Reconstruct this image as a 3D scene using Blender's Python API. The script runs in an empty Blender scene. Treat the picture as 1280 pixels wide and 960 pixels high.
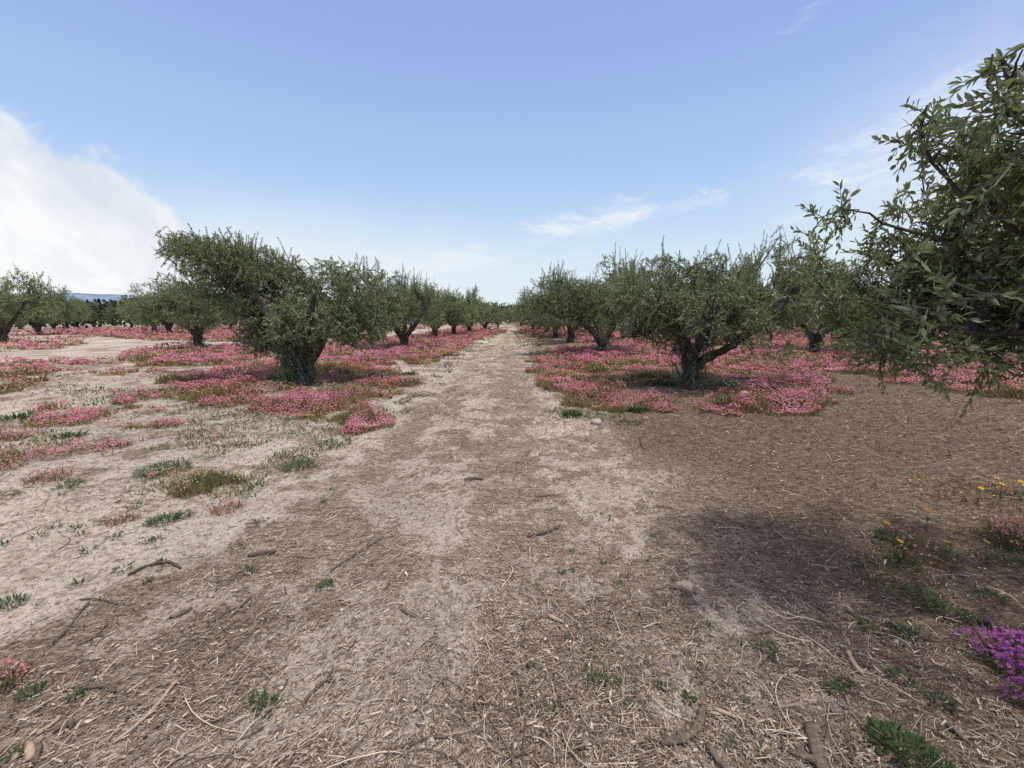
import bpy, math
import numpy as np
from mathutils import kdtree, Vector

rng = np.random.default_rng(11)
scene = bpy.context.scene
COL = scene.collection
R = math.radians

# ------------------------------------------------------------------ camera
F = 537.0; TH = math.atan(83/F); YAW = math.atan(8/F); H = 1.5
cam = bpy.data.cameras.new('camera'); cam.sensor_width = 36; cam.lens = 36*F/1280
cam.clip_start = 0.05; cam.clip_end = 20000
co = bpy.data.objects.new('camera', cam); COL.objects.link(co)
co.location = (0, 0, H); co.rotation_euler = (math.pi/2-TH, 0, -YAW)
scene.camera = co

def at(px, py, Y=None):
    """point on the ground (or in the upright plane at depth Y) seen at a photo position"""
    d = np.array([(px-640)/F, 1.0, (480-py)/F])
    c, s = math.cos(TH), math.sin(TH)
    d = np.array([d[0], d[1]*c+d[2]*s, -d[1]*s+d[2]*c])
    c, s = math.cos(YAW), math.sin(YAW)
    d = np.array([d[0]*c+d[1]*s, -d[0]*s+d[1]*c, d[2]])
    t = -H/d[2] if Y is None else Y/d[1]
    return d*t+np.array([0, 0, H])

# ------------------------------------------------------------------ noise
def _h(ix, iy, seed):
    n = (ix.astype(np.int64)*374761393+iy.astype(np.int64)*668265263+seed*974634777) & 0xffffffff
    n = ((n ^ (n >> 13))*1274126177) & 0xffffffff
    n = (n ^ (n >> 16)) & 0xffffffff
    return n.astype(np.float64)/4294967295.0
def vnoise(x, y, seed=0):
    x = np.asarray(x, float); y = np.asarray(y, float)
    ix = np.floor(x); iy = np.floor(y); fx = x-ix; fy = y-iy
    fx = fx*fx*(3-2*fx); fy = fy*fy*(3-2*fy)
    a = _h(ix, iy, seed); b = _h(ix+1, iy, seed); c = _h(ix, iy+1, seed); d = _h(ix+1, iy+1, seed)
    return (a*(1-fx)+b*fx)*(1-fy)+(c*(1-fx)+d*fx)*fy
def fbm(x, y, seed=0, o=4):
    s = 0; a = 1; t = 0
    for k in range(o):
        s = s+a*vnoise(x*2**k, y*2**k, seed+k*17); t += a; a *= .5
    return s/t
def sstep(a, b, x):
    t = np.clip((x-a)/(b-a), 0, 1); return t*t*(3-2*t)
def inpoly(x, y, poly):
    poly = np.asarray(poly); ins = np.zeros(np.shape(x), bool); n = len(poly)
    for i in range(n):
        x1, y1 = poly[i]; x2, y2 = poly[(i+1) % n]
        c = ((y1 > y) != (y2 > y))
        with np.errstate(divide='ignore', invalid='ignore'):
            xi = (x2-x1)*(y-y1)/(y2-y1)+x1
        ins ^= (c & (x < xi))
    return ins
def G(*pts):
    return [tuple(at(*p)[:2]) for p in pts]

# ground height (small undulation, shallow wheel ruts on the track)
def gh(x, y):
    x = np.asarray(x, float); y = np.asarray(y, float)
    f = np.clip(1-np.hypot(x, y)/300, 0, 1)
    z = (fbm(x*.5, y*.5, 3, 3)-.5)*.10+(fbm(x*3, y*3, 9, 3)-.5)*.045+(fbm(x*13+y*4, y*16-x*5, 19, 2)-.5)*.018
    mound = .06*np.exp(-((x-4.2)/1.6)**2)+.06*np.exp(-((x+4.8)/1.8)**2)
    rut = -.035*np.exp(-((x-.05)/.28)**2)-.03*np.exp(-((x+1.15)/.3)**2)
    return (z+mound*sstep(4, 8, y)+rut-.01)*f

# ------------------------------------------------------------------ zones of the ground
MULCH_L = G((0, 815), (120, 745), (200, 705), (250, 690), (330, 640), (400, 600), (480, 545), (545, 490), (600, 430), (626, 412))
def mulch(x, y):
    """1 = covered by chipped prunings, 0 = bare pale soil"""
    wx = (fbm(x*1.3, y*1.3, 21)-.5)*.9; wy = (fbm(x*1.3, y*1.3, 31)-.5)*.9
    X = x+wx; Y = y+wy
    Ys = np.array([p[1] for p in MULCH_L]); Xs = np.array([p[0] for p in MULCH_L])
    edge = np.interp(Y, Ys, Xs)
    edge = np.where(Y < Ys[0], Xs[0]-(Ys[0]-Y)*.3, edge)
    m = sstep(-.25, .35, X-edge)
    # pale wheel lines left and right of a littered middle ridge
    pp = .95*np.exp(-((X+.62)/.42)**2)+1.0*np.exp(-((X-.85)/.45)**2)*(1-.5*sstep(9, 14, y))+.33*(X < 1.5)
    pp = pp*(1-.75*np.exp(-((x-.06-.1*(fbm(y*.4, y*0, 43)-.5))/.16)**2))*(1-.50*(1-sstep(1.4, 2.2, y-.5*x)))
    n = .45*fbm(x*2.2+5, y*1.2, 41, 3)+.55*fbm(x*6.5+5, y*5.0, 47, 3)
    m = m*(1-.64*np.clip(pp*1.3, 0, 1)*sstep(.57-.16*pp, .66-.16*pp, n))
    m = m*(1-.30*sstep(9, 16, y))
    m = m*(1-.48*sstep(.50, .62, fbm(x*4.5, y*4.5, 57, 3))*(x < 1.4))
    left = .6*sstep(.48, .62, .45*fbm(x*1.4, y*1.9, 61, 3)+.55*fbm(x*5, y*7, 67, 3))*sstep(2.6, 4.2, y)+.12
    return np.clip(np.maximum(m, left), 0, 1)

FLOWER = [  # polygon on the ground, density
 (G((205,492),(235,470),(300,455),(420,440),(480,446),(512,480),(490,508),(440,545),(395,530),(330,518),(235,505)), 1.0),
 (G((55,500),(130,488),(200,490),(230,508),(210,530),(130,545),(40,535)), .75),
 (G((0,540),(90,535),(140,560),(150,590),(60,610),(0,625)), .55),
 (G((165,585),(240,572),(300,590),(290,612),(170,615)), .55),
 (G((210,520),(420,520),(460,545),(300,560),(200,580)), .38),
 (G((130,452),(175,437),(330,430),(340,445),(290,456),(220,460)), 1.0),
 (G((0,452),(50,450),(66,468),(50,484),(0,492)), 1.0),
 (G((60,452),(140,446),(210,458),(200,474),(90,470)), .55),
 (G((0,426),(100,426),(90,436),(0,440)), .7),
 (G((60,408),(300,408),(420,410),(440,420),(330,428),(200,426),(90,418)), .95),
 (G((400,446),(405,428),(480,424),(560,416),(628,411.5),(630,415),(600,424),(560,444),(530,460),(490,448)), 1.0),
 (G((668,455),(690,438),(740,432),(880,436),(1000,462),(1058,495),(1040,514),(930,524),(850,512),(770,520),(715,508),(675,485)), 1.0),
 (G((648,412),(700,411),(900,414),(900,432),(760,431),(700,424)), .95),
 (G((900,412),(1280,414),(1280,424),(1000,426),(900,424)), .8),
 (G((900,440),(960,426),(1060,428),(1160,432),(1279,450),(1279,500),(1190,492),(1085,470),(960,456)), 1.0),
 (G((1279,500),(1279,450),(1350,452),(1450,480),(1400,520)), 1.0),
]
BARE = [G((365,500),(395,500),(400,478),(350,478)), G((770,510),(930,505),(900,480),(830,478),(760,495))]
def flower(x, y):
    wx = (fbm(x*1.1, y*1.1, 71)-.5); wy = (fbm(x*1.1, y*1.1, 81)-.5)
    k = .9+np.clip(y, 0, 40)*.04
    X = x+wx*k; Y = y+wy*k*1.2
    d = np.zeros(np.shape(x))
    for poly, dn in FLOWER:
        d = np.maximum(d, np.where(inpoly(X, Y, poly), dn, 0))
    # flowering strips under the farther rows of trees
    rowpos = np.mod(X+4.7+4.5, 9.2)-4.5
    strip = ((np.abs(rowpos) < 2.8) & (Y > 30) & (np.abs(X) > 2.0))*.62
    d = np.maximum(d, strip)
    for poly in BARE[1:]:
        d = np.where(inpoly(X, Y, poly), d*.25, d)
    n = fbm(x*1.6+3, y*1.6, 91, 3)*.75+fbm(x*4.5, y*4.5, 95, 2)*.25
    return d*sstep(.58-.25*d, .80-.25*d, n+.0)

# ------------------------------------------------------------------ mesh helpers
def raw_mesh(name, V, loops, starts, attrs=None, smooth=False):
    me = bpy.data.meshes.new(name)
    V = np.ascontiguousarray(V, dtype=np.float32)
    me.vertices.add(len(V)); me.vertices.foreach_set('co', V.ravel())
    me.loops.add(len(loops)); me.loops.foreach_set('vertex_index', np.asarray(loops, dtype=np.int32))
    me.polygons.add(len(starts)); me.polygons.foreach_set('loop_start', np.asarray(starts, dtype=np.int32))
    me.polygons.foreach_set('use_smooth', np.full(len(starts), smooth))
    me.update(calc_edges=True)
    for k, v in (attrs or {}).items():
        a = me.attributes.new(k, 'FLOAT', 'POINT'); a.data.foreach_set('value', np.asarray(v, dtype=np.float32))
    return me
class Acc:
    """collects instanced templates into one mesh"""
    def __init__(s): s.V = []; s.L = []; s.S = []; s.A = {}; s.nv = 0; s.nl = 0
    def add(s, V, faces_flat, sizes, **attrs):
        st = np.concatenate([[0], np.cumsum(sizes)[:-1]])+s.nl
        s.V.append(V); s.L.append(np.asarray(faces_flat)+s.nv); s.S.append(st)
        for k, v in attrs.items():
            s.A.setdefault(k, []).append(np.broadcast_to(v, (len(V),)))
        s.nv += len(V); s.nl += len(faces_flat)
    def inst(s, tmpl, P, U, W, N, sl, sw, **attrs):
        """template verts (u,w,n) placed at P with axes U (length), W (width), N (normal)"""
        tv, tf = tmpl; tv = np.asarray(tv, float); n = len(P)
        if n == 0: return
        sl = np.broadcast_to(sl, (n,)); sw = np.broadcast_to(sw, (n,))
        V = (P[:, None, :]+U[:, None, :]*(tv[None, :, 0, None]*sl[:, None, None])
             + W[:, None, :]*(tv[None, :, 1, None]*sw[:, None, None])
             + N[:, None, :]*(tv[None, :, 2, None]*sw[:, None, None])).reshape(-1, 3)
        flat = np.concatenate([np.asarray(f) for f in tf]); sizes = np.array([len(f) for f in tf])
        FL = (flat[None, :]+(np.arange(n)*len(tv))[:, None]).ravel()
        at_ = {k: np.repeat(np.broadcast_to(v, (n,)), len(tv)) for k, v in attrs.items()}
        s.add(V, FL, np.tile(sizes, n), **at_)
    def mesh(s, name, smooth=False):
        if not s.V: return raw_mesh(name, np.zeros((3, 3)), [0, 1, 2], [0])
        return raw_mesh(name, np.concatenate(s.V), np.concatenate(s.L), np.concatenate(s.S),
                        {k: np.concatenate(v) for k, v in s.A.items()}, smooth)
    def tube(s, pts, rad, sides=6, cap=True, **attrs):
        pts = np.asarray(pts, float); n = len(pts); rad = np.broadcast_to(rad, (n,))
        T = np.gradient(pts, axis=0); T /= np.linalg.norm(T, axis=1)[:, None]+1e-9
        ref = np.array([0.13, .21, 1.0]) if abs(T[0, 2]) < .9 else np.array([1.0, .2, .1])
        A = np.cross(T, ref); A /= np.linalg.norm(A, axis=1)[:, None]+1e-9
        B = np.cross(T, A)
        a = np.linspace(0, 2*math.pi, sides, endpoint=False)
        V = pts[:, None]+rad[:, None, None]*(A[:, None]*np.cos(a)[None, :, None]+B[:, None]*np.sin(a)[None, :, None])
        i = np.arange(n-1)[:, None]*sides; j = np.arange(sides)[None, :]; k = (j+1) % sides
        q = np.stack([i+j, i+k, i+k+sides, i+j+sides], -1).reshape(-1)
        sz = [4]*((n-1)*sides)
        if cap:
            q = np.concatenate([q, np.arange(sides)[::-1], (n-1)*sides+np.arange(sides)]); sz += [sides, sides]
        s.add(V.reshape(-1, 3), q, np.array(sz), **attrs)

def obj(name, me, mat, parent=None, label=None, cat=None, group=None, kind=None, loc=None):
    if me is not None and mat is not None and len(me.materials) == 0: me.materials.append(mat)
    o = bpy.data.objects.new(name, me); COL.objects.link(o)
    if parent is not None: o.parent = parent
    if label: o['label'] = label
    if cat: o['category'] = cat
    if group: o['group'] = group
    if kind: o['kind'] = kind
    if loc is not None: o.location = loc
    return o
def norm(a): return a/(np.linalg.norm(a, axis=-1, keepdims=True)+1e-9)

# ------------------------------------------------------------------ materials
def newmat(name):
    m = bpy.data.materials.new(name); m.use_nodes = True
    nt = m.node_tree; nt.nodes.clear()
    return m, nt, nt.nodes, nt.links
def ramp(N, fac, stops, L):
    r = N.new('ShaderNodeValToRGB'); el = r.color_ramp.elements
    while len(el) < len(stops): el.new(.5)
    for e, (p, c) in zip(el, stops): e.position = p; e.color = (*c, 1)
    L.new(fac, r.inputs[0]); return r.outputs[0]
def attr(N, name):
    a = N.new('ShaderNodeAttribute'); a.attribute_name = name; return a.outputs['Fac']
def noise(N, L, co_, scale, detail=3, rough=.6, dist=0):
    n = N.new('ShaderNodeTexNoise'); n.inputs['Scale'].default_value = scale; n.inputs['Detail'].default_value = detail
    n.inputs['Roughness'].default_value = rough; n.inputs['Distortion'].default_value = dist
    if co_ is not None: L.new(co_, n.inputs['Vector'])
    return n.outputs['Fac']
def math_(N, L, op, a, b=None, c=None, clamp=False):
    m = N.new('ShaderNodeMath'); m.operation = op; m.use_clamp = clamp
    for i, v in enumerate((a, b, c)):
        if v is None: continue
        if isinstance(v, (int, float)): m.inputs[i].default_value = v
        else: L.new(v, m.inputs[i])
    return m.outputs[0]
def mixc(N, L, fac, a, b, blend='MIX'):
    m = N.new('ShaderNodeMix'); m.data_type = 'RGBA'; m.blend_type = blend
    for i, v in ((0, fac), (6, a), (7, b)):
        if isinstance(v, (int, float)): m.inputs[i].default_value = v
        elif isinstance(v, tuple): m.inputs[i].default_value = (*v, 1)
        else: L.new(v, m.inputs[i])
    return m.outputs[2]
def bump(N, L, h, strength=.5, dist=.01):
    b = N.new('ShaderNodeBump'); b.inputs['Strength'].default_value = strength; b.inputs['Distance'].default_value = dist
    L.new(h, b.inputs['Height']); return b.outputs['Normal']

def leaf_material(name, top, under, spec=.35, transl=.25, tcol=(.10, .14, .03)):
    m, nt, N, L = newmat(name)
    geo = N.new('ShaderNodeNewGeometry')
    v = attr(N, 'tone')
    ct = ramp(N, v, [(0, tuple(c*.6 for c in top)), (.6, top), (.93, tuple(min(1, c*1.5) for c in top)), (1, (top[0]*3.0, top[1]*2.2, top[2]*1.2))], L)
    cu = ramp(N, v, [(0, tuple(c*.75 for c in under)), (1, tuple(min(1, c*1.2) for c in under))], L)
    col = mixc(N, L, geo.outputs['Backfacing'], ct, cu)
    b = N.new('ShaderNodeBsdfPrincipled'); b.inputs['Roughness'].default_value = .48
    b.inputs['Specular IOR Level'].default_value = spec; L.new(col, b.inputs['Base Color'])
    t = N.new('ShaderNodeBsdfTranslucent'); t.inputs['Color'].default_value = (*tcol, 1)
    mx = N.new('ShaderNodeMixShader'); mx.inputs[0].default_value = transl
    L.new(b.outputs[0], mx.inputs[1]); L.new(t.outputs[0], mx.inputs[2])
    o = N.new('ShaderNodeOutputMaterial'); L.new(mx.outputs[0], o.inputs[0])
    return m
M_LEAF = leaf_material('olive_leaf', (.118, .158, .058), (.26, .305, .18), .5, .28, (.22, .27, .07))
M_FAR = leaf_material('far_foliage', (.045, .062, .040), (.05, .066, .045), .1, .05)
M_WEED = leaf_material('weed_leaf', (.065, .105, .042), (.10, .14, .065), .2)

def ramp_material(name, stops, rough=.85, transl=0, spec=.15):
    m, nt, N, L = newmat(name)
    col = ramp(N, attr(N, 'tone'), stops, L)
    b = N.new('ShaderNodeBsdfPrincipled'); b.inputs['Roughness'].default_value = rough
    b.inputs['Specular IOR Level'].default_value = spec; L.new(col, b.inputs['Base Color'])
    out = b.outputs[0]
    if transl:
        t = N.new('ShaderNodeBsdfTranslucent'); L.new(col, t.inputs['Color'])
        mx = N.new('ShaderNodeMixShader'); mx.inputs[0].default_value = transl
        L.new(b.outputs[0], mx.inputs[1]); L.new(t.outputs[0], mx.inputs[2]); out = mx.outputs[0]
    o = N.new('ShaderNodeOutputMaterial'); L.new(out, o.inputs[0])
    return m
M_PINK = ramp_material('pink_petal', [(0, (.38, .28, .15)), (.22, (.46, .28, .19)), (.45, (.53, .235, .225)), (.75, (.53, .165, .235)), (1, (.62, .27, .35))], .8, .2)
M_PURPLE = ramp_material('purple_petal', [(0, (.26, .05, .22)), (.6, (.36, .09, .33)), (1, (.50, .18, .46))], .7, .2)
M_YELLOW = ramp_material('yellow_petal', [(0, (.62, .32, .02)), (1, (.80, .52, .04))], .7, .2)
M_STEM = ramp_material('dry_stem', [(0, (.10, .12, .045)), (.35, (.20, .19, .08)), (.6, (.32, .23, .12)), (.8, (.34, .17, .11)), (1, (.46, .36, .21))], .9, .15)
M_CHIP = ramp_material('wood_chip', [(0, (.065, .048, .037)), (.28, (.17, .128, .098)), (.58, (.38, .31, .25)), (.83, (.56, .475, .39)), (1, (.66, .55, .42))], .9)
M_GRASS = ramp_material('grass_blade', [(0, (.045, .085, .025)), (.5, (.09, .13, .04)), (.8, (.18, .19, .08)), (1, (.32, .29, .15))], .8, .2)

def bark_material(name, c0, c1, c2, scale=14, bs=.9):
    m, nt, N, L = newmat(name)
    tc = N.new('ShaderNodeTexCoord'); mp = N.new('ShaderNodeMapping'); mp.inputs['Scale'].default_value = (1, 1, .35)
    L.new(tc.outputs['Object'], mp.inputs[0])
    n = noise(N, L, mp.outputs[0], scale, 6, .7, .6); n2 = noise(N, L, tc.outputs['Object'], 2.5, 2)
    v = math_(N, L, 'ADD', math_(N, L, 'MULTIPLY', n, .75), math_(N, L, 'MULTIPLY', n2, .3))
    col = ramp(N, v, [(.3, c0), (.52, c1), (.75, c2)], L)
    b = N.new('ShaderNodeBsdfPrincipled'); b.inputs['Roughness'].default_value = .9; b.inputs['Specular IOR Level'].default_value = .1
    L.new(col, b.inputs['Base Color']); L.new(bump(N, L, n, bs, .03), b.inputs['Normal'])
    o = N.new('ShaderNodeOutputMaterial'); L.new(b.outputs[0], o.inputs[0])
    return m
M_BARK = bark_material('olive_bark', (.03, .024, .019), (.078, .066, .055), (.17, .15, .125))
M_TWIG = bark_material('olive_twig', (.08, .08, .06), (.15, .145, .115), (.24, .23, .19), 30, .3)
M_CUT = bark_material('sawn_wood', (.30, .17, .10), (.42, .27, .17), (.52, .38, .27), 30, .2)
M_GREYWOOD = bark_material('weathered_wood', (.055, .04, .03), (.25, .19, .145), (.46, .385, .31), 60, 1.0)
M_DARKWOOD = bark_material('dark_dead_wood', (.05, .038, .03), (.15, .118, .092), (.27, .22, .175), 45, .8)
M_PALEWOOD = bark_material('peeled_wood', (.27, .185, .125), (.44, .325, .235), (.58, .45, .34), 45, .5)
M_STONE = bark_material('pale_stone', (.26, .23, .19), (.40, .36, .30), (.5, .46, .40), 18, .5)

def ground_material():
    m, nt, N, L = newmat('orchard_ground')
    tc = N.new('ShaderNodeTexCoord'); P = tc.outputs['Object']
    n1 = noise(N, L, P, 2.2, 6, .62); n2 = noise(N, L, P, 18, 5, .65); n3 = noise(N, L, P, 90, 4, .7)
    big = noise(N, L, P, .25, 3, .5)
    soil = ramp(N, math_(N, L, 'ADD', math_(N, L, 'MULTIPLY', n1, .4), math_(N, L, 'MULTIPLY', n2, .6)),
                [(.30, (.20, .155, .12)), (.42, (.41, .342, .29)), (.52, (.60, .525, .46)), (.66, (.74, .665, .60))], L)
    # fibrous litter: three stretched noises lying in different directions
    fib = None
    for k, (ang, sc) in enumerate(((20, 38), (75, 44), (140, 35))):
        mp = N.new('ShaderNodeMapping'); mp.inputs['Rotation'].default_value = (0, 0, R(ang)); mp.inputs['Scale'].default_value = (.22, 1.6, 1)
        mp.inputs['Location'].default_value = (k*7.3, k*3.1, 0)
        L.new(P, mp.inputs[0]); f = noise(N, L, mp.outputs[0], sc, 3, .6)
        fib = f if fib is None else math_(N, L, 'MAXIMUM', fib, f)
    lit = ramp(N, fib, [(.40, (.10, .074, .055)), (.52, (.235, .18, .137)), (.63, (.38, .305, .24)), (.76, (.56, .475, .385))], L)
    am = attr(N, 'mulch')
    f = math_(N, L, 'ADD', am, math_(N, L, 'MULTIPLY', math_(N, L, 'SUBTRACT', n2, .5), 3.0))
    f = math_(N, L, 'ADD', f, math_(N, L, 'MULTIPLY', math_(N, L, 'SUBTRACT', n1, .5), 2.0))
    mr = N.new('ShaderNodeMapRange'); mr.interpolation_type = 'SMOOTHSTEP'
    mr.inputs['From Min'].default_value = .38; mr.inputs['From Max'].default_value = .62; L.new(f, mr.inputs[0])
    col = mixc(N, L, mr.outputs[0], soil, lit)
    far = mixc(N, L, n2, (.15, .11, .07), (.27, .2, .13))
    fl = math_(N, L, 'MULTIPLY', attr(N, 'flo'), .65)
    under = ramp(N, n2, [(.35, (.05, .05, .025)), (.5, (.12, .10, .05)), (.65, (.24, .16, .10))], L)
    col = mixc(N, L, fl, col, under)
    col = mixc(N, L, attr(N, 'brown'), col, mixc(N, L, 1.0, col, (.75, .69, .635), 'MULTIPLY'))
    tint = ramp(N, big, [(.35, (.86, .86, .86)), (.65, (1.08, 1.06, 1.03))], L)
    col = mixc(N, L, 1.0, col, tint, 'MULTIPLY')
    hgt = math_(N, L, 'ADD', math_(N, L, 'MULTIPLY', n2, .6), math_(N, L, 'MULTIPLY', n3, .25))
    hgt = math_(N, L, 'ADD', hgt, math_(N, L, 'MULTIPLY', fib, .5))
    b = N.new('ShaderNodeBsdfPrincipled'); b.inputs['Roughness'].default_value = .95; b.inputs['Specular IOR Level'].default_value = .08
    L.new(col, b.inputs['Base Color']); L.new(bump(N, L, hgt, 1.0, .055), b.inputs['Normal'])
    o = N.new('ShaderNodeOutputMaterial'); L.new(b.outputs[0], o.inputs[0])
    return m
M_GROUND = ground_material()

# ------------------------------------------------------------------ ground sheet
def build_ground():
    n = 860; k = 8.6; a = 6000/math.sinh(k)
    u = np.linspace(-1, 1, n); xs = a*np.sinh(k*u); ys = a*np.sinh(k*u)+2.5
    X, Y = np.meshgrid(xs, ys); x = X.ravel(); y = Y.ravel()
    i = np.arange(n-1)[:, None]*n+np.arange(n-1)[None, :]
    q = np.stack([i, i+1, i+n+1, i+n], -1).reshape(-1)
    me = raw_mesh('ground', np.stack([x, y, gh(x, y)], 1), q, np.arange(0, len(q), 4),
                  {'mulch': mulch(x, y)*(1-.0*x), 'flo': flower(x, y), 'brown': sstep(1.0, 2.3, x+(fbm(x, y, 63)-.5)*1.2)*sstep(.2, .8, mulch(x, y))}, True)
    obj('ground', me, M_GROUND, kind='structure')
build_ground()

# ------------------------------------------------------------------ hills
def hill_mat(name, c):  # aerial haze is mixed into the blue-grey base colour
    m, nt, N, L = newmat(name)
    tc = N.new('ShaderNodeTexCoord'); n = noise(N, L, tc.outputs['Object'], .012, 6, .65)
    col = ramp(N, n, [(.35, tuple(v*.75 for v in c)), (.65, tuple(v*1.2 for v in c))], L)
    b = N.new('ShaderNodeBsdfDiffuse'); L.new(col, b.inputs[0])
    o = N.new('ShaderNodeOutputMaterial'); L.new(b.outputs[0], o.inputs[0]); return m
def hill(name, px0, px1, Y, tops, mat, depth=700):
    """ridge running across the view; tops = (photo x, photo y) of its skyline"""
    n = 160; m = 14
    P0 = at(px0, 397, Y); P1 = at(px1, 397, Y)
    tx = [at(p, q, Y)[0] for p, q in tops]; tz = [at(p, q, Y)[2] for p, q in tops]
    xs = np.linspace(P0[0], P1[0], n)
    ridge = np.interp(xs, tx, tz)+(fbm(xs/180, xs*0, 5, 4)-.5)*Y*.005
    V = []
    for j in range(m):
        t = j/(m-1)*2-1; yy = Y+t*depth
        z = ridge*(1-abs(t)**1.5)*(1+(fbm(xs/130, np.full(n, yy/130), 7, 4)-.5)*.5*abs(t)) - 2
        V.append(np.stack([xs, np.full(n, yy), z], 1))
    V = np.concatenate(V)
    i = np.arange(m-1)[:, None]*n+np.arange(n-1)[None, :]
    q = np.stack([i, i+1, i+n+1, i+n], -1).reshape(-1)
    obj(name, raw_mesh(name, V, q, np.arange(0, len(q), 4), None, True), mat, kind='structure')
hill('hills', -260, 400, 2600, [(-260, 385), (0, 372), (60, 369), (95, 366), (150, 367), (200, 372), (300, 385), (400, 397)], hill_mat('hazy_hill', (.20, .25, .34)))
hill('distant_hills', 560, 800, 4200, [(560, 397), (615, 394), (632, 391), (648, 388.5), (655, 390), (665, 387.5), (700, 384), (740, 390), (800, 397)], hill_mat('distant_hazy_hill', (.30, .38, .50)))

# ------------------------------------------------------------------ olive trees
LEAF_LO = ([(0, 0, 0), (.5, .5, .12), (1, 0, 0), (.5, -.5, .12)], [(0, 1, 2, 3)])
LEAF_HI = ([(0, 0, 0), (.12, .06, .0), (.12, -.06, .0), (.38, .42, .10), (.38, 0, -.05), (.38, -.42, .10),
            (.72, .38, .06), (.72, 0, -.10), (.72, -.38, .06), (1, 0, -.28)],
           [(0, 1, 2), (1, 3, 4), (2, 1, 4), (2, 4, 5), (3, 6, 7, 4), (4, 7, 8, 5), (6, 9, 7), (7, 9, 8)])
LEAF_HI = ([(0, 0, 0), (.12, .07, .0), (.12, -.07, .0), (.38, .44, .10), (.38, 0, -.05), (.38, -.44, .10),
            (.72, .38, .06), (.72, 0, -.10), (.72, -.38, .06), (1, 0, -.28)],
           [(0, 2, 1), (1, 2, 4), (1, 4, 3), (2, 5, 4), (3, 4, 7, 6), (4, 5, 8, 7), (6, 7, 9), (7, 8, 9)])

def bez(a, d0, b, n, up=0.0):
    """curve leaving a along d0 and ending in b"""
    L_ = np.linalg.norm(b-a); c = a+d0*L_*.45+np.array([0, 0, up*L_])
    t = np.linspace(0, 1, n)[:, None]
    return (1-t)**2*a+2*t*(1-t)*c+t*t*b

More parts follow.
